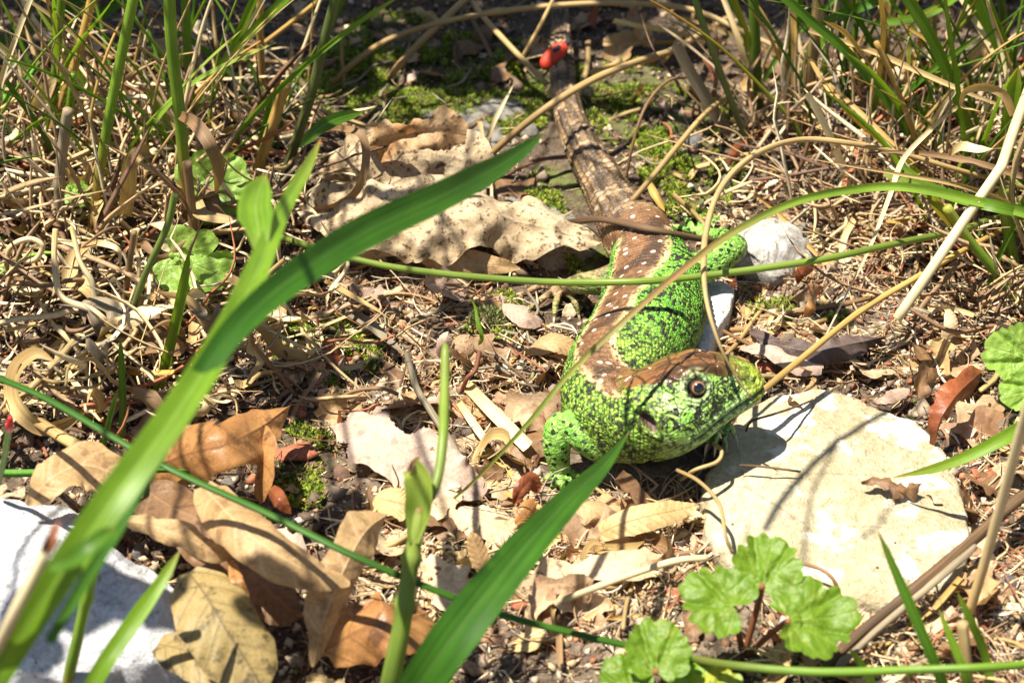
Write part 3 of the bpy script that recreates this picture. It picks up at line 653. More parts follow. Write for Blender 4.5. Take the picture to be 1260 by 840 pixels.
    crz = s.math('ADD', hz, s.math('MULTIPLY', s.math('MAXIMUM', s.math('SUBTRACT', hx, .7), 0.), .3)); crz = s.math('ADD', crz, s.math('MULTIPLY', s.noise(hp, 6., 2), .1))
    cr = s.math('MULTIPLY', s.rng(crz, .42, .46), s.rng(hx, 1.5, 1.25)); de, c1, c2, ec = cells(hp, 2.6, .8)
    cc = s.mix(s.noise(hp, 5., 4, .7), (.09, .035, .01), (.3, .14, .045)); cc = s.mix(s.rng(ec, .045, .02, 0, .9), cc, (.04, .02, .01)); cc = s.mix(s.rng(s.noise(hp, 3., 2), .57, .66, 0, .7), cc, (.07, .03, .012))
    cc = s.mix(s.rng(s.noise(s.vec(s.math('MULTIPLY', hx, 1.2), s.math('MULTIPLY', hy, 7.), hz), 1., 3, .6), .54, .62, 0, .8), cc, (.035, .017, .008)); cc = s.mix(s.rng(hx, 1.05, 1.4, 0, .6), cc, (.3, .3, .03))
    hcol = s.mix(cr, hcol, cc)
    er = s.attr('eyer'); eyl = s.math('MULTIPLY', s.rng(er, .30, .24), s.rng(er, .14, .17)); hcol = s.mix(s.math('MULTIPLY', eyl, .5), hcol, s.mix(s.rng(hn2, .5, .56), (.5, .62, .32), (.06, .1, .03)))
    hcol = s.mix(s.rng(er, .175, .15), hcol, (.03, .025, .015))
    hcol = s.mix(s.math('MULTIPLY', s.attr('ear'), 1.), hcol, (.1, .06, .045)); hcol = s.mix(s.math('MULTIPLY', s.attr('mouth'), 1.), hcol, (.02, .03, .015))
    hcol = s.mix(s.math('MULTIPLY', low, s.rng(hx, .3, -.1, 0, .5)), hcol, neck)
    col = s.mix(head, body, hcol); col = s.mix(1.0, col, s.ramp(s.noise(rs, 1.9, 4, .65), [(.3, (.72, .7, .72)), (.68, (1.08, 1.05, 1.1))]), 'MULTIPLY'); col = s.mix(.025, col, (.3, .27, .16))
    # beaded relief: coarse on the body, fine on the head
    notc = s.math('SUBTRACT', 1.0, cr)
    hgt = s.math('ADD', s.math('MULTIPLY', s.rng(e1, 0, .3), s.math('MULTIPLY', s.math('SUBTRACT', 1.0, head), s.math('SUBTRACT', 1.0, s.math('MULTIPLY', brown, .5)))), s.math('MULTIPLY', s.math('MULTIPLY', s.rng(eh, 0, .12), s.math('MULTIPLY', head, notc)), .5))
    hgt = s.math('ADD', hgt, s.math('MULTIPLY', s.math('MULTIPLY', s.rng(dn, .6, .1), s.math('MULTIPLY', frontf, s.math('SUBTRACT', 1.0, s.math('MULTIPLY', cr, head)))), .9))
    hgt = s.math('ADD', hgt, s.math('MULTIPLY', s.math('MULTIPLY', s.rng(el, 0, .25), leg), .7))
    hgt = s.math('ADD', hgt, s.math('MULTIPLY', s.math('MULTIPLY', s.rng(ec, 0, .06), s.math('MULTIPLY', cr, head)), 1.6))
    bm = s.bump(hgt, .016, .75); bm = s.bump(s.noise(rs, 30., 2), .006, .5, bm)
    rgh = s.math('ADD', .5, s.math('MULTIPLY', s.math('MULTIPLY', cr, head), -.28))
    m = s.fin(col, .4, bm, .35); s.set(s.b.inputs['Roughness'], rgh); return m
def M_eye():
    s = NT('lizard_eye'); r = s.attr('rad')
    c = s.ramp(r, [(0, (.004, .003, .003)), (.6, (.004, .003, .003)), (.63, (.4, .19, .06)), (.7, (.26, .12, .06)), (.8, (.12, .07, .04)), (.86, (.03, .02, .015)), (1, (.03, .02, .015))])
    m = s.fin(c, .12, None, .8); s.b.inputs['Coat Weight'].default_value = 1; s.b.inputs['Coat Roughness'].default_value = .02; return m
M_EYE = M_eye(); M_CLAW = M_flat('claw', (.5, .4, .27), .35)
# ---------------------------------------------------------------- grass blades, stems, stalks and twigs
def path(spec):
    out = []; y = None
    for s in spec:
        if len(s) >= 3 and s[2] == 'v':
            y = y+(s[3] if len(s) > 3 else 0); p = PV(s[0], s[1], y)
        elif len(s) == 4: p = out[-1]+np.array(s[1:])          # ('+', dx, dy, dz)
        else: p = G(*s)
        y = p[1]; out.append(np.asarray(p, float))
    return np.array(out)
def wcm(p, px): return px*np.linalg.norm(p-CAM)/FPX*1.0
def plant(kind, cat, label, mat, w, spec, group=None, shape='ribbon', parts=None, **kw):
    C = path(spec); mid = C[len(C)//2]; ww = wcm(mid, w)
    n = kw.pop('n', max(14, 7*len(C)))
    if shape == 'ribbon': V, F, A = ribbon_arr(C, ww, n, **kw)
    else: V, F, A = tube_arr(C, ww/2, n, kw.pop('k', 8), **kw)
    kind = {'grass_blade': 'grass', 'grass_stem': 'grass', 'dry_blade': 'dry_grass', 'dry_stalk': 'dry_grass'}.get(kind, kind)
    o = mk(kind, V, F, MAT[mat], A, origin=C[0])
    return tag(o, label, cat, group)
B, S_ = 'ribbon', 'tube'
# --- the big foreground plants
plant('grass_blade', 'grass blade', 'widest bright green blade sweeping up from the lower left corner', 'blade_light', 40,
      [(-150, 1130, -.05), (-60, 930, 2.6), (20, 790, 4.6), (120, 640, 5.8), (215, 510, 6.2), (290, 390, 6.1), (345, 265, 5.8), (378, 205, 5.5), (395, 170, 5.3)], fold=.35, roll=.15, n=60,
      prof=lambda u: interp(u, [(0, .5), (.3, .95), (.5, 1.05), (.7, .9), (.82, .6), (.9, .5), (.96, .25), (1, .03)]))
plant('grass_blade', 'grass blade', 'dark green blade forking right off the big foreground blade and pointing at the tail', 'blade_dark', 37,
      [(60, 790, 4.6), (160, 620, 5.7), (255, 450, 6.2), (330, 365, 6.3), (440, 290, 6.2), (545, 240, 6.0), (620, 200, 5.7), (672, 163, 5.4)], fold=.22, roll=-.1, n=60,
      prof=lambda u: interp(u, [(0, .3), (.25, .6), (.45, 1.0), (.6, 1.15), (.8, .95), (.93, .5), (1, .03)]))
plant('grass_stem', 'grass stem', 'pale pinkish stem running along the left edge of the big foreground blade', 'straw_pale', 15,
      [(-120, 1100, -.05), (-40, 880, 3.), (10, 770, 4.9), (50, 690, 5.6), (66, 662, 5.8)], shape=S_, n=30)
plant('red_bud', 'bud', 'blurred pink bud tip at the top of the pale stem in the lower left', 'red_twig', 14, [(50, 690, 5.6), (62, 665, 5.85), (72, 640, 5.95)], fold=.5, prof='both', n=12)
plant('grass_blade', 'grass blade', 'small folded green leaf tip crossing the big blade above the white stone', 'blade_mid', 26,
      [(60, 700, 5.6), (95, 685, 5.9), (125, 662, 6.0), (142, 648, 5.9)], fold=.5, prof='both', roll=.5)
plant('grass_blade', 'grass blade', 'broad dark green blade rising from the bottom centre to the throat of the lizard', 'blade_dark', 50,
      [(400, 1010, -.05), (490, 880, 1.6), (560, 780, 2.6), (640, 680, 2.9), (700, 615, 2.7), (745, 570, 2.4), (775, 530, 2.1)], fold=.2, roll=-.12, n=60,
      prof=lambda u: interp(u, [(0, .5), (.2, .9), (.4, 1.12), (.55, .95), (.75, .6), (.9, .25), (1, .02)]))
plant('grass_blade', 'grass blade', 'narrow green blade across the white stone with its pointed tip beside the brown leaf', 'blade_light', 22,
      [(60, 960, .6), (115, 840, 1.9), (160, 770, 2.3), (195, 720, 2.5), (222, 676, 2.6)], fold=.3, prof='tip', n=30)
r_ = root('grass', G(470, 900, 0), 'upright green stem with a swollen leaf sheath at the bottom centre', 'grass stem')
o_ = np.array(r_.location)/K
for nm, mt, w, sp, sh, kw in [
    ('stem', 'stem_light', 24, [(468, 900, -.05), (480, 840, .8), (494, 770, 1.5), (504, 700, 2.1), (512, 655, 2.5), (517, 625, 2.7)], S_, dict(taper=[(0, 1.15), (.45, 1), (1, .7)], nodes=(.62, .8), n=60)),
    ('sheath', 'stem_light', 33, [(509, 668, 2.45), (514, 640, 2.65), (517, 610, 2.9), (514, 585, 3.05), (506, 574, 3.1)], B, dict(fold=.9, prof=lambda u: interp(u, [(0, .45), (.4, 1), (.8, 1.05), (1, .7)]), roll=.2, n=26)),
    ('sheath_tip', 'straw_brown', 7, [(504, 580, 3.1), (508, 570, 3.15), (517, 562, 3.15)], B, dict(prof='tip', n=10)),
    ('spike', 'stem_light', 13, [(524, 622, 2.75), (538, 590, 2.95), (545, 540, 3.2), (547, 480, 3.5), (548, 432, 3.7), (547, 420, 3.75)], S_, dict(taper=[(0, .9), (.6, 1), (.93, .85), (1, .1)], n=36)),
    ('joint', 'straw_brown', 30, [(498, 752, 1.62), (500, 741, 1.7)], S_, dict(n=6))]:
    C_ = path(sp); w_ = wcm(C_[len(C_)//2], w)
    V_, F_, A_ = ribbon_arr(C_, w_, **kw) if sh == B else tube_arr(C_, w_/2, k=12, **kw)
    mk(nm, V_, F_, MAT[mt], A_, origin=o_, parent=r_)
plant('grass_blade', 'grass blade', 'short blurred pale green leaf sheath in front of the hollow cut stalk at the top of the big blade', 'blade_light', 44,
      [(322, 318, 5.9), (318, 285, 5.95), (314, 250, 5.9), (326, 215, 5.7)], fold=.4, n=24, prof=lambda u: interp(u, [(0, .25), (.35, 1), (.7, .8), (1, .1)]))
# --- long thin stems over the scene
L_ = [
 ('grass_stem', 'grass stem', 'long thin dark green stem running from the left edge under the broad dark blade', 'blade_dark', 12, [(-120, 400, -.05), (-30, 452, 2.2), (60, 492, 2.6), (200, 572, 2.5), (330, 632, 2.3), (450, 690, 2.1), (600, 750, 1.6), (720, 782, 1.2), (840, 808, .7), (900, 822, .2)], S_, dict(n=90, flat=.6)),
 ('grass_stem', 'grass stem', 'green horizontal stem lying along the bottom right edge below the scalloped leaves', 'stem_green', 11, [(845, 808, .5), (900, 818, 1.0), (1000, 826, 1.2), (1110, 824, 1.2), (1250, 818, 1.2), (1400, 800, .1)], S_, dict(n=40)),
 ('grass_stem', 'grass stem', 'green stem stretched horizontally across the back of the lizard', 'stem_light', 9, [(330, 285, -.05), (365, 298, .7), (480, 328, 1.1), (640, 345, 1.6), (760, 347, 1.9), (850, 341, 2.0), (1000, 321, 2.0), (1100, 300, 1.7), (1180, 283, 1.2), (1240, 262, .1)], S_, dict(n=70)),
 ('grass_blade', 'grass blade', 'long arching green blade with a thin reddish end crossing in front of the lizard', 'blade_redbase', 11, [(548, 622, .05), (590, 585, .9), (650, 520, 1.9), (700, 460, 2.5), (760, 402, 2.9), (830, 340, 3.1), (900, 287, 3.1), (980, 248, 3.0), (1060, 232, 2.8), (1120, 231, 2.6), (1200, 247, 2.5), (1300, 275, 2.2), (1420, 330, .3)], B, dict(n=110, fold=.4, prof=lambda u: interp(u, [(0, .25), (.15, .5), (.35, .75), (.5, .9), (.7, 1.1), (.9, 1.35), (1, 1.2)]))),
 ('grass_blade', 'grass blade', 'bright green blade running off the right edge above the bleached straw', 'blade_light', 15, [(1090, 212, 1.5), (1130, 226, 2.0), (1180, 243, 2.3), (1240, 257, 2.4), (1330, 275, 1.9), (1420, 310, .1)], B, dict(n=40, fold=.3, prof='cut')),
 ('dry_stalk', 'dry stalk', 'thin tan stalk bowing over the head of the lizard with its tip at the mouth', 'straw', 8, [(1330, 250, .2), (1200, 215, 1.6), (1120, 192, 2.0), (1050, 177, 2.3), (985, 172, 2.5), (930, 190, 2.7), (888, 230, 2.9), (868, 290, 2.9), (868, 360, 2.8), (884, 420, 2.4), (905, 462, 2.0), (925, 490, 1.7)], S_, dict(n=110, taper=[(0, .7), (.5, 1.0), (.8, .95), (1, .25)])),
 ('dry_stalk', 'dry stalk', 'golden tan stalk leaning from the stone at the snout up towards the right grasses', 'straw_gold', 8, [(895, 520, .5), (925, 492, 1.0), (990, 438, 1.2), (1060, 382, 1.1), (1130, 340, 1.1), (1200, 300, 1.0), (1260, 270, .4)], S_, dict(n=60, taper=[(0, .8), (.3, 1.1), (1, .8)], rough=.1)),
 ('dry_stalk', 'dry stalk', 'slender pale straw hooking down from the right grasses to the tan stalk', 'straw_pale', 6, [(1180, 130, 1.8), (1150, 155, 2.2), (1112, 195, 2.3), (1095, 240, 2.2), (1072, 300, 1.9), (1045, 355, 1.4), (1012, 420, .9)], B, dict(n=60, fold=.5, prof=lambda u: interp(u, [(0, .8), (.5, 1.1), (1, .2)]))),
 ('dry_stalk', 'dry stalk', 'thick bleached white straw with a slanted cut end pointing down at the right', 'straw_pale', 13, [(1330, -60, .8), (1262, 120, 2.5), (1244, 170, 2.7), (1234, 200, 2.78), (1228, 211, 2.75), (1190, 266, 2.28), (1150, 325, 1.75), (1104, 392, 1.15)], S_, dict(n=60, nodes=(.52,))),
 ('dry_stalk', 'dry stalk', 'straight bleached stalk rising steeply at the lower right edge', 'straw_pale', 13, [(1193, 752, .3), (1215, 680, 1.3), (1240, 590, 2.6), (1265, 500, 3.9), (1290, 420, 5.1)], S_, dict(n=40)),
 ('grass_blade', 'grass blade', 'green blade with pointed tip entering from the right edge over the stone', 'blade_light', 20, [(1420, 420, .1), (1330, 490, 1.2), (1262, 524, 1.5), (1200, 557, 1.4), (1150, 576, 1.2), (1100, 587, .9)], B, dict(n=40, fold=.35, prof='tip')),
 ('grass_blade', 'grass blade', 'thin dark green blade with its point over the lower right of the stone', 'blade_mid', 14, [(1180, 900, .0), (1160, 840, .9), (1133, 775, 1.6), (1105, 710, 2.2), (1080, 652, 2.7)], B, dict(n=36, fold=.4, prof='tip')),
 ('grass_blade', 'grass blade', 'short light green blade leaning left at the bottom right corner', 'blade_light', 11, [(1205, 890, .0), (1190, 835, .9), (1172, 790, 1.3), (1155, 748, 1.6)], B, dict(n=26, fold=.4, prof='tip')),
 ('grass_blade', 'grass blade', 'small pale green blade beside the bleached stalk base', 'blade_light', 11, [(1222, 860, .0), (1212, 805, .6), (1195, 765, 1.1), (1178, 728, 1.5)], B, dict(n=26, fold=.4, prof='tip')),
 ('grass_blade', 'grass blade', 'tiny green blade tip beneath the scalloped leaves', 'blade_light', 10, [(1085, 870, .0), (1068, 830, .5), (1045, 797, .9)], B, dict(n=20, fold=.4, prof='tip')),
 ('dry_stalk', 'dry stalk', 'short upright tan stub at the bottom right corner', 'straw', 14, [(1192, 880, .0), (1190, 830, .7), (1187, 795, 1.1), (1184, 765, 1.4)], S_, dict(n=20)),
 ('twig', 'twig', 'dark brown split twig along the lower right of the cream stone', 'twig', 15, [(1010, 825, .12), (1060, 778, .3), (1130, 722, .5), (1200, 660, .6), (1270, 600, .55), (1360, 530, .1)], S_, dict(n=60, rough=.25, k=9)),
 ('twig', 'twig', 'thinner pale twig lying against the dark twig at the lower right', 'straw_grey', 9, [(1030, 822, .25), (1090, 765, .45), (1150, 716, .62), (1200, 672, .7)], S_, dict(n=40, rough=.2)),
 # --- top centre
 ('dry_stalk', 'dry stalk', 'long tan straw arching across the top centre behind the red bug', 'straw', 7, [(405, 110, .0), (430, 82, .5), (480, 48, .8), (560, 24, 1.0), (660, 9, 1.1), (760, 4, 1.1), (850, 12, 1.0), (920, 42, .9), (985, 72, .6)], S_, dict(n=70)),
 ('dry_stalk', 'dry stalk', 'short tan straw slanting down to the left at the top centre', 'straw', 9, [(478, 97, .05), (500, 70, .35), (535, 35, .6), (580, -8, .8), (620, -50, .1)], S_, dict(n=30, nodes=(.5,))),
 ('dry_stalk', 'dry stalk', 'tan straw slanting down to the right and ending at the tail below the red bug', 'straw', 7, [(560, -30, .3), (590, 15, .8), (635, 65, .8), (673, 104, .45)], S_, dict(n=30)),
 ('dry_stalk', 'dry stalk', 'thin straw dropping from the top edge left of the red bug', 'straw', 5, [(690, -20, 1.6), (668, 25, 1.2), (642, 72, .6), (638, 78, .05)], S_, dict(n=24)),
 ('dry_stalk', 'dry stalk', 'long straw crossing over the tail with a forked end on the right', 'straw', 9, [(584, 210, .15), (620, 175, .7), (672, 133, 1.3), (730, 98, 1.4), (790, 74, 1.2), (832, 60, .9), (900, 20, .1)], S_, dict(n=50, nodes=(.65,))),
 ('dry_stalk', 'dry stalk', 'small straw side branch beside the fork above the moss', 'straw_gold', 6, [(725, 90, .75), (755, 80, .8), (790, 77, 1.0), (822, 66, .9)], S_, dict(n=24)),
 ('dry_stalk', 'dry stalk', 'pale bladelet standing on the moss left of the tail', 'straw_pale', 6, [(592, 192, .05), (608, 150, .7), (632, 104, 1.1)], B, dict(n=20, fold=.4)),
 ('dry_stalk', 'dry stalk', 'straw slanting up from the hip of the lizard to the right', 'straw', 7, [(775, 250, 1.0), (805, 215, 1.2), (835, 178, 1.3), (868, 140, .9), (905, 110, .1)], S_, dict(n=30)),
 ('dry_stalk', 'dry stalk', 'hair-thin brown stem standing on the moss beside the tail', 'straw_brown', 4, [(768, 235, .05), (778, 180, .8), (795, 130, 1.3), (822, 100, 1.2), (852, 95, .3)], S_, dict(n=30)),
 ('straw_piece', 'straw', 'tan pod-like husk lying right of the hip of the lizard', 'straw_gold', 10, [(797, 222, .3), (806, 240, .3), (818, 260, .15)], B, dict(n=14, fold=.8, prof='both')),
 ('dry_stalk', 'dry stalk', 'dark stick lying behind the pelvis of the lizard toward the hind leg', 'twig', 9, [(690, 275, .2), (740, 270, .9), (800, 282, 1.25), (850, 292, .9), (900, 300, .3)], S_, dict(n=30, rough=.2)),
 ('twig', 'twig', 'thin brown twig lying from the moss to the tail', 'twig', 5, [(625, 215, .25), (660, 198, .35), (705, 192, .3)], S_, dict(n=20, rough=.2)),
]
for kind, cat, lab, mt, w, sp, sh, kw in L_: plant(kind, cat, lab, mt, w, sp, shape=sh, **kw)
def hairs(C, r, V, F, A, n=420):
    D = catmull(C, 200); i = RN.randint(5, 195, n); T = nrm(D[i+2]-D[i-2]); q = nrm(np.cross(T, RN.randn(n, 3))); s = T*.006
    b = D[i]+q*r*.9; e = b+q*(.05+.05*RN.rand(n, 1))+T*.02
    X = np.stack([b-s, b+s, e], 1).reshape(-1, 3); m = len(V)
    F = [list(f) for f in F]+[[m+3*j, m+3*j+1, m+3*j+2] for j in range(n)]
    return np.vstack([V, X]), F, {k: np.r_[A[k], np.full(3*n, .45 if k == 'u' else .3)] for k in A}
# --- right tuft: base pixel on the ground, then points rising
def rising(kind, label, mat, w, pts, shape=B, ext=None, group=None, dy=0.0, **kw):
    sp = [(pts[0][0], pts[0][1], -.08)]+[(a, b, 'v', dy) for a, b in pts[1:]]
    C = path(sp)
    if ext is not None:
        d = C[-1]-C[-2]; d /= np.linalg.norm(d); q = C[-1]
        for i in range(3):
            q = q+d*ext/3; d = nrm(d+np.array([0.08*np.sign(d[0]), 0, -.12])); C = np.vstack([C, q])
    ww = wcm(C[len(C)//2], w); n = max(16, 7*len(C))
    if shape == B: V, F, A = ribbon_arr(C, ww, n, **kw)
    else: V, F, A = tube_arr(C, ww/2, n, kw.pop('k', 8), **kw)
    if 'hairy' in label: V, F, A = hairs(C, ww/2, V, F, A)
    cat = kw.get('cat') or {'grass_blade': 'grass blade', 'grass_stem': 'grass stem', 'dry_stalk': 'dry stalk', 'dry_blade': 'dry blade'}[kind]
    return tag(mk('grass' if 'grass' in kind else 'dry_grass', V, F, MAT[mat], A, origin=C[0]), label, cat, group)
RT = [
 ('grass_stem', 'thick dark green stem left of the right tuft', 'stem_green', 13, [(934, 148), (931, 80), (927, 0)], S_, 4, {}),
 ('grass_stem', 'green stem with a yellow side bud in the right tuft', 'stem_hay', 12, [(970, 140), (975, 60), (984, -5)], S_, 4, dict(nodes=(.3,))),
 ('dry_stalk', 'upright tan stalk beside the yellow budded stem', 'straw', 14, [(990, 165), (997, 100), (1003, 40), (1008, -10)], S_, 3, {}),
 ('grass_blade', 'pale green narrow blade at the left of the right tuft', 'blade_light', 10, [(924, 85), (915, 35), (898, -10)], B, 3, {}),
 ('grass_blade', 'long straight green blade slanting from the top edge down through the right tuft', 'blade_mid', 12, [(1172, 228), (1130, 178), (1085, 115), (1040, 62), (1000, 28), (962, -6)], B, 4, dict(prof='tip')),
 ('grass_blade', 'broad bright green blade hanging into the right tuft from the top', 'blade_light', 15, [(1222, 215), (1195, 165), (1168, 95), (1145, 45), (1115, -5)], B, 4, dict(prof='cut')),
 ('grass_blade', 'wide green blade at the top right corner', 'blade_light', 22, [(1262, 135), (1240, 75), (1218, 25), (1200, -20)], B, 4, dict(prof='cut')),
 ('grass_blade', 'narrow pale blade beside the wide corner blade', 'blade_light', 9, [(1238, 110), (1218, 60), (1195, 12), (1185, -15)], B, 3, {}),
 ('grass_blade', 'upright green sheath at the right edge behind the bleached straw', 'blade_light', 20, [(1232, 262), (1238, 190), (1246, 120), (1252, 85)], B, None, dict(fold=.6, prof=lambda u: interp(u, [(0, .8), (.6, 1), (.9, .8), (1, .3)]))),
 ('grass_blade', 'very thin short green blade standing in the dark of the right tuft', 'blade_mid', 6, [(1165, 225), (1145, 165), (1122, 110)], B, None, dict(prof='tip')),
 ('dry_stalk', 'tan stalk slanting through the right tuft from its left side', 'straw_gold', 7, [(1160, 245), (1125, 165), (1100, 100), (1078, 52)], S_, None, dict(nodes=(.5,))),
 ('dry_stalk', 'second tan stalk parallel to the slanting one in the right tuft', 'straw_gold', 7, [(1112, 205), (1092, 145), (1068, 95), (1045, 60)], S_, None, dict(nodes=(.5,))),
 ('dry_stalk', 'bleached straw standing steeply in the middle of the right tuft', 'straw_pale', 9, [(1055, 268), (1035, 200), (1010, 145), (993, 115)], B, None, dict(prof='cut')),
 ('dry_stalk', 'olive stalk leaning left between the moss and the right tuft', 'stem_olive', 9, [(928, 195), (898, 120), (872, 50), (855, 0)], S_, 3, {}),
 ('dry_stalk', 'broad pale dry blade leaning at the left of the right tuft', 'straw_grey', 15, [(905, 178), (875, 130), (850, 90), (832, 55)], B, None, dict(prof='cut')),
 ('dry_stalk', 'golden stalk leaning over in the right tuft with a twisted green middle', 'blade_gold', 12, [(1180, 268), (1130, 215), (1085, 172), (1045, 140), (1000, 80)], B, None, dict(twist=1.5)),
 ('dry_stalk', 'thin tan stalk crossing the olive stalk', 'straw', 7, [(970, 73), (905, 45), (860, 28), (830, 18)], B, None, {}),
 ('dry_stalk', 'hanging stalk with a yellow green bud at the top right', 'straw', 6, [(1170, 112), (1155, 70), (1150, 25), (1160, -10)], S_, 2, {}),
 ('grass_stem', 'green stem rising at the far right of the corner blade', 'stem_green', 10, [(1240, 60), (1235, 20), (1228, -20)], S_, 3, {}),
 ('grass_stem', 'blurred green stem between the two tan stalks of the right tuft', 'stem_green', 8, [(1040, 115), (1050, 60), (1056, 0)], S_, 3, {}),
 ('grass_stem', 'blurred hay coloured stem behind the long straight blade', 'stem_hay', 9, [(1085, 90), (1092, 45), (1098, -5)], S_, 3, {}),
 ('grass_stem', 'green and tan stem low on the right edge', 'stem_hay', 12, [(1262, 385), (1225, 335), (1190, 292), (1165, 255)], S_, None, {}),
 ('grass_stem', 'yellow green stem curving up at the right edge', 'stem_hay', 14, [(1252, 350), (1245, 310), (1238, 270), (1236, 230)], S_, None, {}),
 ('grass_stem', 'short green stem in the shaded root of the right tuft', 'stem_green', 9, [(1212, 330), (1205, 300), (1212, 270)], S_, None, {}),
]
for kind, lab, mt, w, pts, sh, ext, kw in RT: rising(kind, lab, mt, w, pts, sh, ext, **kw)
LT = [
 ('dry_stalk', 'long tan stalk crossing the right tuft just above the arching stalk', 'straw', 7, [(995, 38, 2.6), (1070, 62, 2.5), (1130, 88, 2.3), (1200, 118, 2.0), (1262, 140, 1.6)], B, {}),
 ('dry_blade', 'curled tan ribbon looping at the right edge', 'straw', 13, [(1246, 142, 2.6), (1236, 118, 2.9), (1212, 107, 3.0), (1188, 112, 3.0), (1183, 130, 2.8), (1200, 136, 2.7), (1220, 140, 2.6), (1238, 146, 2.5)], B, dict(twist=2., n=60)),
 ('dry_blade', 'crinkled pale ribbon end beside the bleached straw', 'straw_pale', 12, [(1168, 190, 2.3), (1182, 180, 2.4), (1205, 184, 2.4), (1240, 182, 2.4)], B, dict(twist=2.4, n=40, wav=.8)),
 ('dry_stalk', 'tan dry stalk pointing left above the arching green blade', 'straw', 8, [(996, 195, 2.4), (1050, 205, 2.5), (1110, 215, 2.5), (1180, 228, 2.3), (1240, 250, 1.8), (1320, 290, .2)], B, dict(prof='rev', fold=.6)),
 ('dry_stalk', 'brownish dry blade pointing left with a needle tip in the right tuft', 'straw_brown', 10, [(1052, 189, 2.1), (1110, 187, 2.2), (1170, 194, 2.1), (1225, 208, 2.0), (1290, 228, 1.5)], B, dict(prof='rev', fold=.6, twist=.8)),
 ('dry_stalk', 'orange tan stalk running diagonally through the upper right tuft', 'straw_gold', 6, [(995, 70, 1.6), (1020, 110, 1.5), (1060, 150, 1.3), (1105, 182, 1.0)], B, {}),
 ('dry_stalk', 'second orange tan stalk just below the diagonal one', 'straw_gold', 6, [(1020, 103, 1.7), (1060, 140, 1.5), (1090, 168, 1.3), (1130, 205, 1.0)], B, {}),
 ('grass_blade', 'green leaf blade pointing left at the top of the right tuft', 'blade_mid', 13, [(1110, -15, 2.4), (1070, 5, 2.4), (1035, 18, 2.2), (1003, 35, 2.0)], B, dict(prof='tip')),
 ('grass_blade', 'pale flat blade pointing left under the top right corner', 'blade_light', 12, [(1200, -25, 2.2), (1155, 10, 2.2), (1115, 25, 2.1), (1065, 30, 2.0)], B, dict(prof='tip')),
 ('dry_stalk', 'thin wavy tan root hair at the right edge below the straw', 'straw', 5, [(1150, 240, 1.0), (1165, 290, .6), (1200, 300, .6), (1240, 320, .6), (1280, 345, .3)], S_, dict(n=40)),
 ('grass_blade', 'yellowing twisted blade hanging below the straws of the right tuft', 'blade_gold', 14, [(1105, 200, 1.6), (1135, 228, 1.5), (1160, 262, 1.1), (1185, 292, .6), (1200, 320, .1)], B, dict(twist=1.6, wav=.5)),
 ('dry_blade', 'brown curled blade tip hooked over the mottled leaf', 'straw_brown', 13, [(395, 160, 1.2), (420, 158, 1.9), (444, 166, 2.0), (450, 195, 1.7), (440, 232, 1.3), (415, 252, 1.0), (382, 258, .7)], B, dict(n=44, prof='rev', twist=1.)),
 ('grass_blade', 'short green leaf above the mottled leaf', 'blade_mid', 17, [(368, 182, 1.9), (390, 160, 2.2), (415, 146, 2.3), (446, 138, 2.2)], B, dict(prof='both', n=30, fold=.3)),
]
for kind, lab, mt, w, sp, sh, kw in LT: plant(kind, {'grass_blade': 'grass blade', 'dry_stalk': 'dry stalk', 'dry_blade': 'dry blade'}[kind], lab, mt, w, sp, shape=sh, **kw)
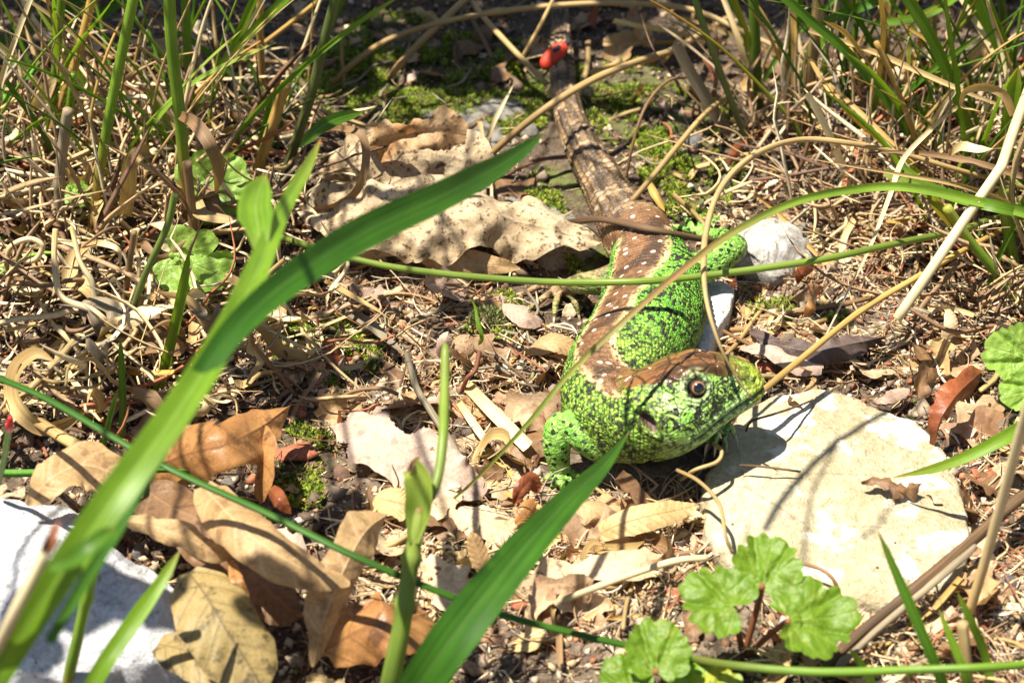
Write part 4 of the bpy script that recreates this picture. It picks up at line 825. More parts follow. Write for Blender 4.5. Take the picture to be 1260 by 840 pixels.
# --- left tuft
LF = [
 ('grass_stem', 'sturdy green stem with a brown joint in the left tuft', 'stem_hay', 15, [(234, 300), (228, 230), (222, 150), (212, 62), (208, -5)], S_, 5, dict(nodes=(.55,), k=10)),
 ('grass_stem', 'green stem standing close right of the jointed stem', 'stem_green', 12, [(238, 180), (234, 110), (230, 50), (228, -5)], S_, 5, {}),
 ('grass_stem', 'hairy green stem with a hay coloured foot in the left tuft', 'stem_hay', 13, [(112, 300), (120, 230), (135, 140), (150, 65), (165, -5)], S_, 5, dict(k=10)),
 ('dry_stalk', 'hairy tan stalk with a bent joint near the left edge', 'straw_gold', 11, [(52, 195), (68, 150), (82, 108), (98, 60), (114, -5)], S_, 4, dict(nodes=(.45,), k=10)),
 ('grass_stem', 'blurred green stem behind the bent tan stalk', 'stem_green', 11, [(64, 170), (68, 90), (76, -5)], S_, 4, {}),
 ('dry_stalk', 'pale grey stalk standing below the bent tan stalk', 'straw_grey', 13, [(76, 300), (73, 230), (80, 160), (84, 135)], S_, None, dict(nodes=(.45,))),
 ('grass_stem', 'hairy dark olive stem leaning right behind the big blade', 'stem_olive', 13, [(345, 235), (362, 180), (382, 120), (398, 55), (414, -5)], S_, 5, dict(k=10)),
 ('grass_stem', 'light green stem forking off the hairy olive stem at the top', 'stem_green', 9, [(396, 80), (404, 40), (416, 10), (428, -15)], S_, 4, {}),
 ('dry_stalk', 'orange upright stem in the top of the left tuft', 'straw_gold', 10, [(324, 135), (322, 90), (320, 40), (320, -8)], S_, 4, {}),
 ('dry_stalk', 'hollow cut tan stalk leaning in the middle of the left tuft', 'straw_gold', 14, [(308, 240), (325, 185), (338, 145), (352, 103)], S_, None, dict(k=10)),
 ('grass_blade', 'thin dark green blade beside the hollow cut stalk', 'blade_mid', 9, [(313, 225), (322, 170), (338, 108)], B, None, dict(prof='tip')),
 ('grass_blade', 'short cut green leaf sheath in front of the jointed stem', 'blade_light', 17, [(222, 205), (212, 175), (200, 140), (184, 108)], B, None, dict(prof='cut', fold=.5)),
 ('grass_blade', 'narrow green blade slanting up right from the jointed stem', 'blade_light', 10, [(238, 150), (262, 105), (285, 60), (310, 5)], B, 4, {}),
 ('grass_blade', 'bright green blade slanting steeply up to the top edge', 'blade_light', 12, [(228, 160), (262, 95), (310, 40), (358, -8)], B, 4, {}),
 ('dry_stalk', 'long orange tan stalk leaning right across the left tuft', 'straw_gold', 6, [(230, 115), (290, 78), (345, 38), (400, -5)], S_, 4, {}),
 ('dry_blade', 'brown shrivelled blade slanting along the left top edge', 'straw_brown', 9, [(28, 105), (50, 65), (80, 32), (120, -2)], B, 3, dict(wav=.6)),
 ('dry_stalk', 'brown stalk pair below the jointed stem', 'straw_brown', 12, [(240, 330), (237, 270), (230, 200)], S_, None, {}),
 ('grass_stem', 'dark bent stem rising from the soil below the left tuft', 'stem_olive', 9, [(168, 440), (162, 395), (178, 340), (205, 280), (215, 240)], S_, None, {}),
 ('grass_blade', 'light green lance shaped blade above the dark soil at the left', 'blade_light', 14, [(192, 490), (208, 430), (222, 370), (233, 308)], B, None, dict(prof='tip', fold=.5)),
 ('grass_blade', 'small upright green blade left of the big foreground blade', 'blade_mid', 9, [(150, 545), (151, 490), (148, 415)], B, None, dict(prof='tip')),
 ('grass_blade', 'thin curved blade leaning behind the small upright blade', 'blade_mid', 7, [(122, 575), (132, 525), (145, 478)], B, None, dict(prof='tip')),
 ('grass_stem', 'thin brown stem rising beside the pale green leaf', 'straw_brown', 8, [(150, 400), (156, 350), (163, 300), (165, 285)], S_, None, {}),
 ('grass_stem', 'green stalk behind the white stone in the lower left', 'stem_hay', 14, [(75, 870), (92, 800), (108, 730), (125, 660), (140, 620)], S_, None, dict(nodes=(.55,))),
 ('grass_blade', 'broad dark green blade tip entering at the top left corner', 'blade_dark', 18, [(-60, 90), (0, 55), (55, 25), (110, -5)], B, 4, dict(prof='cut')),
 ('grass_blade', 'second green blade slanting across the top left', 'blade_mid', 14, [(80, 55), (110, 30), (160, -8)], B, 4, dict(prof='cut')),
 ('grass_stem', 'blurred thin stem at the far top left', 'stem_olive', 8, [(20, 120), (28, 50), (40, -5)], S_, 4, {}),
 ('grass_stem', 'faint green stem between the bent stalk and the hairy stem', 'stem_green', 8, [(83, 210), (84, 150), (90, 90)], S_, None, {}),
]
for kind, lab, mt, w, pts, sh, ext, kw in LF: rising(kind, lab, mt, w, pts, sh, ext, **kw)
LG = [
 ('dry_blade', 'broad tan curl of dry blade bending over beside the jointed stem', 'straw_brown', 16, [(222, 142, 2.6), (240, 152, 2.9), (258, 178, 2.8), (269, 208, 2.3), (266, 238, 1.7)], B, dict(n=36, prof=lambda u: interp(u, [(0, .7), (.4, 1.1), (.8, .8), (1, .2)]))),
 ('dry_blade', 'flat tan dry blade hanging down left of the jointed stem', 'straw', 19, [(185, 186, 1.9), (168, 190, 2.1), (160, 205, 1.9), (158, 235, 1.4), (153, 265, .8)], B, dict(n=36, prof='cut')),
 ('dry_blade', 'cream curled blade in a loop on the ground left of the small upright blade', 'straw_pale', 9, [(82, 445, .4), (85, 460, .5), (100, 480, .5), (125, 490, .5), (145, 488, .4)], B, dict(n=30, prof='both', twist=1.2)),
 ('dry_stalk', 'pale rope-like stalk winding down through the left straw', 'straw_pale', 8, [(68, 282, 1.5), (67, 325, 1.2), (76, 365, 1.0), (110, 380, .9), (130, 395, .7), (142, 410, .3)], S_, dict(n=50, rough=.2)),
 ('dry_stalk', 'second pale twisted stalk in the left straw', 'straw_pale', 7, [(88, 280, 1.5), (98, 320, 1.2), (112, 345, 1.0), (118, 370, .7)], S_, dict(n=40, rough=.2)),
 ('dry_stalk', 'light straw lying from the left edge to the cream curl', 'straw', 9, [(-10, 520, .3), (20, 495, .5), (60, 455, .7), (95, 415, .7)], S_, dict(n=30)),
 ('dry_stalk', 'thick pale straw lying above the tan oak leaf at the left', 'straw', 15, [(48, 520, .4), (80, 540, .5), (110, 556, .5), (150, 575, .4)], S_, dict(n=24)),
 ('dry_stalk', 'fine tan stalk lying flat in the left straw', 'straw_brown', 6, [(20, 343, .6), (50, 352, .8), (85, 345, .8), (118, 345, .6)], S_, dict(n=30)),
 ('dry_stalk', 'curled looped rootlet at the upper left of the straw', 'straw_pale', 7, [(8, 330, .6), (12, 305, .9), (35, 294, 1.0), (52, 302, .9), (45, 318, .7), (30, 322, .6)], S_, dict(n=40)),
 ('dry_stalk', 'hooked pale stalk beside the hairy stem foot', 'straw_pale', 8, [(112, 298, .7), (130, 300, 1.0), (146, 308, 1.0), (148, 328, .7)], B, dict(n=30)),
 ('dry_blade', 'tan twisted dry blade running diagonally over the dark soil at centre left', 'straw', 9, [(400, 345, .6), (440, 368, .8), (475, 390, .8), (505, 415, .6), (540, 447, .3)], B, dict(n=50, twist=2.5)),
 ('dry_blade', 'pale torn blade lying parallel below the twisted one', 'straw_grey', 13, [(415, 378, .3), (450, 395, .4), (480, 420, .4), (503, 440, .3)], B, dict(n=40, twist=.8, wav=.5)),
 ('twig', 'brown stem lying down the centre left past the bleached leaf remains', 'straw_grey', 9, [(500, 435, .3), (512, 475, .35), (530, 505, .35), (555, 545, .35), (572, 572, .3)], S_, dict(n=40, rough=.15)),
 ('wood_sliver', 'straight pale wood sliver lying below the snail-like seed', 'straw_pale', 17, [(575, 474, .3), (600, 500, .35), (625, 525, .35), (650, 550, .3)], B, dict(n=14, prof='cut', fold=.25)),
 ('wood_sliver', 'thinner pale sliver left of the straight pale sliver', 'straw_pale', 10, [(565, 495, .25), (582, 520, .3), (600, 545, .25)], B, dict(n=12, fold=.3, prof='cut')),
 ('twig', 'thin brown seedling root curving below the round seed', 'red_twig', 6, [(590, 432, .7), (585, 455, .6), (575, 465, .5), (568, 482, .2)], S_, dict(n=20)),
 ('seedling', 'tiny green seedling with a narrow leaf beside the round seed', 'blade_light', 7, [(588, 425, .5), (593, 415, .8), (588, 395, 1.0), (584, 375, 1.1), (573, 360, 1.1)], B, dict(n=24, twist=1.4, prof='both')),
 ('twig', 'bent brown twig lying at the right of the brown curled leaf', 'straw_brown', 5, [(415, 490, .3), (440, 480, .35), (470, 478, .4), (490, 485, .3)], S_, dict(n=20)),
 ('grass_stem', 'short green stem with a bright red tip at the left edge', 'stem_green', 8, [(-4, 600, .8), (4, 570, 1.5), (10, 535, 2.3), (12, 524, 2.5)], S_, dict(n=20)),
 ('dry_stalk', 'straw lying across the litter below the small ribbed leaf', 'straw_pale', 9, [(655, 752, .2), (700, 735, .35), (760, 712, .45), (830, 690, .5), (870, 686, .4)], S_, dict(n=40, rough=.1)),
 ('dry_stalk', 'thin looping root strand hanging over the edge of the cream stone', 'straw', 5, [(838, 590, .3), (855, 578, .8), (882, 568, .85), (888, 555, .9), (878, 545, .8)], S_, dict(n=40)),
 ('dry_stalk', 'fine tan strand curving down the left rim of the cream stone', 'straw', 5, [(833, 578, .8), (860, 592, .9), (885, 620, .9), (893, 660, .75), (902, 680, .6)], S_, dict(n=40)),
 ('dry_stalk', 'wiry rootlet lying on the cream stone below the snout', 'twig', 3, [(910, 572, .6), (940, 574, .62), (985, 580, .6)], S_, dict(n=20)),
 ('dry_stalk', 'bent dark wire-like root on the cream stone under the tan stalk', 'twig', 3, [(918, 530, .6), (925, 518, .8), (950, 510, .9), (980, 500, .7), (1000, 492, .5)], S_, dict(n=30)),
 ('dry_stalk', 'curved brown rootlet at the foot of the top scalloped leaf', 'straw_brown', 5, [(985, 692, .6), (1010, 700, .65), (1025, 712, .6), (1033, 730, .4)], S_, dict(n=20)),
]
for kind, lab, mt, w, sp, sh, kw in LG:
    plant(kind, {'dry_stalk': 'dry stalk', 'dry_blade': 'dry blade', 'twig': 'twig', 'wood_sliver': 'wood sliver', 'seedling': 'seedling', 'grass_stem': 'grass stem'}[kind], lab, mt, w, sp, shape=sh, **kw)
MAT['red'] = M_flat('red_tip', (.55, .02, .02), .4)
plant('red_tip', 'bud', 'small bright red tip on the short stem at the left edge', 'red', 11, [(11, 530, 2.4), (12, 522, 2.55), (13, 513, 2.7)], shape=S_, taper=[(0, .7), (.5, 1), (1, .5)], n=10)

# ---------------------------------------------------------------- dead leaves
def leaf_arr(C, hw, curl=(.6, .6), lobes=0, ldepth=.25, roll=0.0, twist=0.0, wr=.06, seed=0, n=90, m=49, up=None, fold=0.0, shape=None, veins=9, holes=0.0, sign=-1, tear=.05):
    C = catmull(C, n); u = np.linspace(0, 1, n)
    T, S, N = frames(C, True) if up is None else frames(C, up=up)
    ph = (roll+twist*u)[:, None]; S, N = S*np.cos(ph)+N*np.sin(ph), N*np.cos(ph)-S*np.sin(ph)
    L = np.r_[0, np.cumsum(np.linalg.norm(np.diff(C, axis=0), axis=1))]
    prof = interp(u, shape or [(0, .06), (.06, .3), (.25, .75), (.55, 1), (.8, .85), (.93, .5), (1, .04)])
    v = np.linspace(-1, 1, m)
    HW = np.zeros((n, m))
    for sgn in (-1, 1):
        lb = np.ones(n)
        if lobes: lb = 1-ldepth*(.5+.5*np.cos(2*math.pi*(lobes*u+.12*sgn)))**1.3*sm(0, .15, u)
        edge = 1+tear*fbm(u*9+seed, u*0+sgn*4, 0, seed, 3)
        HW[:, (v*sgn > 0) if sgn < 0 else (v >= 0)] = (prof*lb*edge)[:, None]
    HW *= hw
    Y = v[None]*HW
    cl = np.where(v < 0, curl[0], curl[1])[None]+1e-4
    # each half rolls into an arc whose radius depends on its curl
    R = hw/cl; a = Y/R
    yy = R*np.sin(a); zz = sign*np.abs(R)*(1-np.cos(a))*np.sign(cl)
    zz = zz+fold*np.abs(Y)
    vein = np.exp(-(v[None]/.035)**2)+0*Y
    sv = (u[:, None]*L[-1]-np.abs(Y)*.85)*veins/L[-1]; d = np.abs(sv-np.round(sv)); vv = np.exp(-(d/.045)**2)*.8*(np.abs(v)[None] < .93)
    vein = np.maximum(vein, vv)
    ws = fbm(u[:, None]*L[-1]*1.3+seed*3.3, Y*1.5, 0, seed+40, 3)
    zz = zz+wr*ws*(.4+np.abs(v)[None])+.02*vein*hw-.03*hw*np.cos(sv*2*math.pi)*np.abs(v)[None]
    V = C[:, None]+S[:, None]*yy[..., None]+N[:, None]*zz[..., None]
    F = grid_faces(n, m)
    if holes:
        hn = fbm(u[:, None]*L[-1]*1.8+seed, Y*1.8, 0, seed+77, 3).ravel(); F = F[~((hn[F].min(1) > .55-holes))]
    return V.reshape(-1, 3), F, {'vein': vein.ravel(), 'u': np.repeat(u, m), 'v': np.tile(v, n)}
def leaf(label, mat, spec, wpx, cat='dead leaf', kind='dead_leaf', group=None, stalk=None, **kw):
    C = path(spec); hw = wcm(C[len(C)//2], wpx)/2
    V, F, A = leaf_arr(C, hw, **kw)
    if stalk is None: return tag(mk(kind, V, F, MAT[mat], A, origin=C[0]), label, cat, group)
    r = root(kind, C[0], label, cat, group); mk('leaf_blade', V, F, MAT[mat], A, origin=C[0], parent=r)
    Cs = path(stalk); v, f, a = tube_arr(np.vstack([Cs, C[:1]]), .035, 14, 6); mk('leaf_stalk', v, f, MAT['straw_brown'], a, origin=C[0], parent=r)
    return r
UPV = (0, -.25, 1)
leaf('large pale mottled dead leaf with an upturned brown edge lying left of the tail', 'leaf_mottled', [(372, 262, .5), (440, 268, .95), (510, 262, 1.1), (580, 262, 1.0), (650, 272, .8), (735, 300, .35)], 128, up=(0, -.55, 1), curl=(.55, .5), lobes=3, ldepth=.34, wr=.28, seed=4, n=120, m=61, veins=6, tear=.24)
leaf('upper half of the mottled dead leaf curled up with a rusty brown face', 'leaf_cream' if 0 else 'leaf_mottled', [(395, 215, .6), (450, 200, 1.15), (510, 190, 1.3), (570, 196, 1.15), (612, 222, .8)], 112, up=(0, -.95, .55), curl=(.5, .7), lobes=2, ldepth=.3, wr=.22, seed=6, n=100, m=51, veins=5, tear=.26)
leaf('folded rust coloured flap standing up at the back of the mottled leaf', 'leaf_rust', [(452, 190, 1.2), (490, 168, 1.7), (530, 160, 1.85), (574, 165, 1.7)], 52, up=(0, -1., .3), curl=(.4, .4), wr=.16, seed=8, veins=6, shape=[(0, .3), (.3, .8), (.6, .7), (.85, 1.1), (1, .5)], tear=.35)
leaf('tan underside flap hanging from the front rim of the mottled leaf', 'leaf_tan', [(398, 296, .5), (440, 302, .65), (500, 300, .6), (560, 322, .45), (640, 330, .3)], 44, up=(0, -.9, .6), curl=(.4, .8), wr=.1, seed=9, veins=7, tear=.2, lobes=2)
leaf('glossy orange brown curled leaf with a pointed corner at the lower left', 'leaf_orange', [(178, 578, .5), (225, 560, 1.0), (275, 548, 1.25), (320, 525, 1.1), (360, 496, .9)], 92, up=(.1, -.75, .8), curl=(1.0, .8), lobes=2, ldepth=.2, wr=.1, seed=14, veins=6, tear=.1, shape=[(0, .5), (.25, .9), (.6, 1), (.85, .55), (1, .04)])
leaf('shaded inner face of the orange brown leaf rolled down to the litter', 'leaf_orange', [(300, 520, .7), (318, 545, .85), (325, 580, .7), (318, 620, .3)], 52, up=(-.8, -.6, .4), curl=(.6, .6), wr=.07, seed=15, veins=5)
leaf('dark brown leaf lying in shade below the orange leaf', 'leaf_brown', [(165, 595, .75), (215, 625, 1.0), (262, 650, 1.0), (300, 680, .7), (330, 700, .3)], 105, up=UPV, curl=(.6, .5), lobes=2, ldepth=.2, wr=.1, seed=16, veins=6)
leaf('pale tan oak leaf with scalloped edge lying on the white stone at the left', 'leaf_tan', [(32, 620, 1.0), (62, 590, 1.3), (100, 572, 1.35), (145, 585, 1.2), (175, 612, .9)], 82, up=(0, -.5, 1), curl=(.9, .9), lobes=3, ldepth=.28, wr=.09, seed=18, veins=6, tear=.1)
leaf('curved wavy strip of tan leaf in front of the white stone', 'leaf_tan', [(142, 640, 1.3), (180, 645, 1.45), (225, 660, 1.35), (262, 680, 1.1), (285, 685, .9)], 40, up=(0, -.8, .8), curl=(.7, .7), lobes=3, ldepth=.35, wr=.08, seed=20, veins=8, tear=.15)
leaf('large folded tan oak leaf slanting down beside the long dark stem', 'leaf_tan', [(250, 600, 1.5), (288, 640, 1.8), (330, 675, 1.8), (378, 702, 1.6), (430, 718, 1.3)], 84, up=(.1, -.35, 1), curl=(.8, 1.3), lobes=2, ldepth=.12, wr=.07, seed=22, veins=7, tear=.05, stalk=[(244, 592, 1.5)], shape=[(0, .3), (.1, .6), (.35, 1), (.7, .85), (.9, .45), (1, .1)])
leaf('spotted olive yellow leaf with a dark midrib lying at the bottom left', 'leaf_yellow', [(232, 705, 1.2), (255, 735, 1.3), (275, 770, 1.2), (298, 805, 1.0), (325, 850, .7)], 104, up=(.1, -.3, 1), curl=(.6, .5), lobes=0, wr=.05, seed=24, veins=6, tear=.03, shape=[(0, .25), (.12, .75), (.4, 1), (.75, .95), (.92, .6), (1, .1)])
leaf('second spotted leaf underneath the olive yellow one at the bottom edge', 'leaf_yellow', [(185, 790, .6), (225, 800, .8), (260, 815, .8), (310, 850, .5)], 72, up=UPV, curl=(.5, .5), wr=.06, seed=25, veins=6)
leaf('curled pale leaf standing left of the upright green stem', 'leaf_tan', [(385, 820, .4), (400, 760, 1.0), (425, 700, 1.4), (450, 655, 1.5), (478, 632, 1.2)], 72, up=(.6, -.6, .8), curl=(.9, .9), lobes=2, ldepth=.2, wr=.08, seed=27, veins=6, tear=.1)
leaf('brown leaf behind the upright green stem catching sun on its lower edge', 'leaf_orange', [(398, 800, .5), (440, 775, .8), (485, 765, .95), (528, 752, .6)], 98, up=(0, -.5, 1), curl=(.7, .7), wr=.09, seed=29, veins=5, tear=.1, shape=[(0, .5), (.3, .9), (.7, 1), (.92, .7), (1, .1)])
leaf('dark shaded leaf piece between the tan oak leaf and the olive one', 'leaf_brown', [(300, 700, .6), (335, 730, .8), (370, 760, .6)], 70, up=UPV, curl=(.4, .4), wr=.08, seed=30)
leaf('bleached skeletal leaf remains with torn holes beside the green spike', 'leaf_pink', [(408, 512, .3), (450, 530, .4), (500, 560, .42), (560, 590, .35), (600, 600, .2)], 96, up=UPV, curl=(.15, .15), wr=.06, seed=32, veins=9, holes=.3, tear=.2)
leaf('small yellowish leaf scrap left of the upright stem sheath', 'leaf_cream', [(462, 612, .25), (485, 618, .4), (508, 622, .35)], 50, up=UPV, curl=(.5, .5), wr=.06, seed=33, tear=.15)
leaf('flat cream leaf piece below the reddish blade end', 'leaf_pale', [(560, 630, .15), (590, 638, .25), (620, 650, .2), (640, 655, .15)], 48, up=UPV, curl=(.2, .2), wr=.05, seed=35, tear=.1, shape=[(0, .4), (.3, 1), (.8, .95), (1, .5)])
leaf('ribbed golden leaf half folded along its midrib below the chin', 'leaf_cream', [(738, 655, .35), (770, 642, .5), (810, 632, .55), (858, 622, .4)], 40, up=(0, -.6, 1), curl=(.6, .3), wr=.03, seed=37, veins=11, tear=.05, shape=[(0, .6), (.3, 1), (.75, .8), (1, .1)])
leaf('flat pale leaf lying under straw in the bright litter', 'leaf_pale', [(690, 712, .2), (730, 700, .35), (780, 692, .35), (838, 690, .15)], 46, up=UPV, curl=(.3, .3), wr=.05, seed=39, veins=8, holes=.05)
leaf('tan leaf with a dark hollow under it in front of the left front foot', 'leaf_tan', [(690, 608, .2), (715, 618, .5), (738, 632, .4), (742, 655, .15)], 48, up=UPV, curl=(.9, .9), wr=.06, seed=41, veins=6, tear=.15)
leaf('dark purplish crumpled leaf lying right of the head', 'leaf_purple', [(925, 410, .2), (965, 425, .4), (1010, 430, .5), (1050, 420, .5), (1092, 412, .2)], 44, up=(0, -.6, 1), curl=(.9, 1.1), lobes=2, ldepth=.25, wr=.13, seed=43, veins=6, tear=.15)
leaf('grey crumpled leaf edge between the purplish leaf and the cream stone', 'leaf_pink', [(905, 420, .15), (935, 432, .3), (985, 445, .3), (1060, 455, .2)], 30, up=UPV, curl=(.6, .6), wr=.09, seed=44, tear=.25, holes=.1)
leaf('red brown crinkled leaf standing at the right rim of the cream stone', 'leaf_red', [(1150, 555, .2), (1158, 520, .7), (1178, 488, .9), (1210, 455, .8)], 46, up=(.3, -.8, .6), curl=(.9, .9), lobes=3, ldepth=.4, wr=.12, seed=46, tear=.25)
leaf('pointed brown leaf lying above the right rim of the cream stone', 'leaf_pink', [(1072, 492, .2), (1092, 486, .35), (1120, 478, .3)], 20, up=UPV, curl=(.6, .6), wr=.04, seed=47)
leaf('dark crumbled leaf scrap lying on the cream stone', 'leaf_brown', [(1062, 598, .62), (1085, 592, .72), (1112, 600, .68), (1135, 594, .6)], 28, up=UPV, curl=(.7, .7), wr=.14, seed=49, tear=.4, lobes=4, ldepth=.5)
leaf('shiny brown bud scale left of the left front foot', 'leaf_red', [(632, 618, .3), (642, 601, .5), (654, 591, .5), (660, 603, .3)], 26, up=(.2, -.8, .6), curl=(1.1, 1.1), wr=.05, seed=51)
leaf('orange husk lying just below the shiny bud scale', 'leaf_orange', [(634, 645, .25), (648, 628, .4), (658, 616, .4)], 26, up=(.2, -.8, .6), curl=(1.1, 1.1), wr=.05, seed=52)
leaf('upright tan sliver of leaf in the litter below the cream piece', 'leaf_tan', [(602, 712, .2), (592, 690, .5), (580, 655, .8)], 26, up=(.2, -.8, .5), curl=(.5, .5), wr=.05, seed=53)
leaf('bright orange red curled scrap beside the tan oak leaf', 'leaf_red', [(325, 598, .5), (340, 612, .8), (358, 632, .6)], 24, up=(.1, -.8, .6), curl=(.8, .8), wr=.04, seed=54)
leaf('small orange hooked scrap above the spotted olive leaf', 'leaf_orange', [(285, 690, 1.1), (292, 715, 1.2), (305, 738, 1.0)], 18, up=(.2, -.8, .6), curl=(.8, .8), wr=.04, seed=55)
leaf('pinkish leaf lying below the hind foot of the lizard', 'leaf_pink', [(618, 372, .25), (645, 385, .35), (670, 395, .2)], 34, up=UPV, curl=(.5, .5), wr=.05, seed=56)
leaf('dull leaf lying under the hips left of the shoulder', 'leaf_tan', [(645, 430, .2), (680, 420, .35), (712, 432, .2)], 34, up=UPV, curl=(.5, .5), wr=.06, seed=57)
leaf('curled dry leaf hooked over the soil at the far right', 'leaf_pale', [(1160, 425, .2), (1172, 400, .5), (1168, 380, .6)], 22, up=(.3, -.8, .5), curl=(.7, .7), wr=.05, seed=58)
leaf('small brown oval leaf among the roots of the right tuft', 'leaf_red', [(895, 205, .3), (905, 190, .45), (916, 176, .4)], 17, up=(.3, -.8, .5), curl=(.6, .6), wr=.02, seed=59)
leaf('rusty leaf scrap standing right of the rough white stone', 'leaf_red', [(982, 350, .2), (988, 335, .4), (1000, 325, .3)], 22, up=(.3, -.8, .5), curl=(.6, .6), wr=.05, seed=60)
leaf('orange chip of leaf standing in the litter behind the head', 'leaf_orange', [(990, 392, .1), (998, 380, .3), (1000, 368, .35)], 15, up=(.1, -.9, .4), curl=(.5, .5), wr=.02, seed=61)

# ---------------------------------------------------------------- fresh scalloped leaves
def lobed(C, R, nrmv, dirv, seed=0, scal=11, depth=.1, notch=.45, cup=.12, na=168, nr=18, three=.16):
    """C is the middle of the blade; the stalk joins at the notch, behind it"""
    N = nrm(nrmv); D = nrm(np.asarray(dirv, float)-N*np.dot(dirv, N)); Sd = np.cross(N, D)
    a = np.linspace(-math.pi, math.pi, na, endpoint=False); ph = np.abs(a)/math.pi
    r = 1-notch*sm(.84, 1.0, ph)+.05*np.cos(a*3)
    t = a*scal/(2*math.pi)+.25*noise(a*1.7, a*0, 0, seed+20); sc = 1-np.abs(2*(t-np.floor(t))-1)**2.2
    r = r*(1-depth+depth*sc)*(1+.07*noise(a*2, a*0, 0, seed)+.03*noise(a*7, a*0, 0, seed+1))
    r = r*(1-three*np.exp(-((np.abs(a)-.95)/.10)**2)-.06*np.exp(-((np.abs(a)-1.9)/.08)**2))
    q = np.linspace(0, 1, nr)**.8
    x = np.outer(q, r*np.cos(a)); y = np.outer(q, r*np.sin(a))
    ax = -(1-notch)*.95; va = np.arctan2(y, x-ax); vd = np.hypot(x-ax, y); vein = np.zeros_like(x)
    for k, v0 in enumerate((-1.75, -1.15, -.62, 0, .62, 1.15, 1.75)):
        vein = np.maximum(vein, np.exp(-((va-v0)*vd/.022)**2)*np.clip(1.25-vd/1.9, .2, 1))
        for j in range(1, 6):
            for sg in (-1, 1):
                d0 = .28*j; xx = vd*np.cos(va-v0)-d0; yy = vd*np.sin(va-v0)*sg
                vein = np.maximum(vein, .5*np.exp(-((xx-yy*1.1)/.02)**2)*(yy > 0)*(yy < .28))
    z = cup*(q[:, None]**2)*(.6+.9*np.cos(a*2+seed)[None])+.09*noise(x*2.2, y*2.2, 0, seed+2)+.035*noise(x*6, y*6, 0, seed+3)-.03*vein
    z = z-.10*np.exp(-(np.minimum(np.abs(va-.35), np.abs(va+.35))*vd/.09)**2)*(vd > .3)
    V = C+R*(x[..., None]*D+y[..., None]*Sd+z[..., None]*N)
    return V.reshape(-1, 3), grid_faces(nr, na, True), {'vein': vein.ravel()}
def leafy(label, items, cat='plant', kind='leafy_plant', base=None, mat='lobe_green', stem='red_twig'):
    b = G(*base, -.05); r = root(kind, b, label, cat)
    for i, (px, py, h, rp, tip, nv, kw) in enumerate(items):
        c = G(px, py, h); R = wcm(c, rp); t = G(*tip, h); mt = kw.pop('mat', mat)
        V, F, A = lobed(c, R, nv, t-c, seed=i+3, **kw); mk('leaf', V, F, MAT[mt], A, origin=b, parent=r)
        m_ = (b+c)/2+np.array([.05, .1, .1]); D_ = nrm((t-c)-nrm(nv)*np.dot(t-c, nrm(nv))); e_ = c-D_*R*(1-kw.get('notch', .45))*.9; v, f, a = tube_arr([b, m_, e_-nrm(nv)*.02], .04, 14, 6); mk('leaf_stalk', v, f, MAT[stem], a, origin=b, parent=r)
    return r
leafy('cluster of three fresh scalloped green leaves on reddish stalks in front of the cream stone', [
    (943, 698, 1.5, 45, (955, 640), (.0, -.45, 1), dict(notch=.4, scal=13)),
    (884, 738, 1.35, 47, (848, 722), (-.1, -.4, 1), dict(notch=.5, scal=14)),
    (998, 760, 1.3, 56, (1050, 752), (.12, -.3, 1), dict(notch=.45, scal=15))], base=(915, 808))
leafy('pair of darker scalloped leaves at the bottom edge left of the fresh cluster', [
    (808, 800, 1.1, 42, (810, 720), (0, -.5, 1), dict(notch=.3, scal=10)),
    (768, 838, .9, 34, (740, 800), (-.1, -.4, 1), dict(notch=.3, scal=10))], base=(815, 860))
leafy('yellowing leaf at the bottom edge under the horizontal stem', [(868, 850, .6, 48, (868, 780), (0, -.3, 1), dict(notch=.3, scal=9, mat='lobe_yellow'))], base=(880, 880), mat='lobe_yellow')
leafy('pale green lobed leaves cut off by the right edge beside the red brown leaf', [
    (1248, 436, .9, 38, (1205, 425), (.1, -.8, .8), dict(notch=.3, scal=11)),
    (1262, 482, .7, 30, (1225, 490), (.1, -.8, .8), dict(notch=.3, scal=10))], base=(1262, 500), mat='lobe_pale', stem='stem_green')
leafy('lit green rounded leaf behind the stems of the left tuft', [(262, 228, .8, 46, (315, 215), (.1, -.9, .7), dict(notch=.2, scal=9, depth=.04))], base=(250, 275), mat='lobe_pale', stem='stem_green')
leafy('pale green three lobed leaf below the left tuft', [(238, 325, .8, 48, (285, 345), (.1, -.9, .7), dict(notch=.3, scal=6, depth=.14, three=.35))], base=(228, 372), mat='lobe_pale', stem='stem_green')
leafy('small round green leaf in shade near the left edge', [(95, 238, .6, 18, (110, 250), (.1, -.9, .7), dict(notch=.2, scal=6, depth=.03))], base=(96, 262), mat='lobe_pale', stem='stem_green')
leafy('small dark green seed leaf behind the hairy stem', [(122, 250, .5, 13, (130, 262), (.1, -.9, .7), dict(notch=.2, scal=6, depth=.03))], base=(122, 268), mat='lobe_green', stem='stem_green')

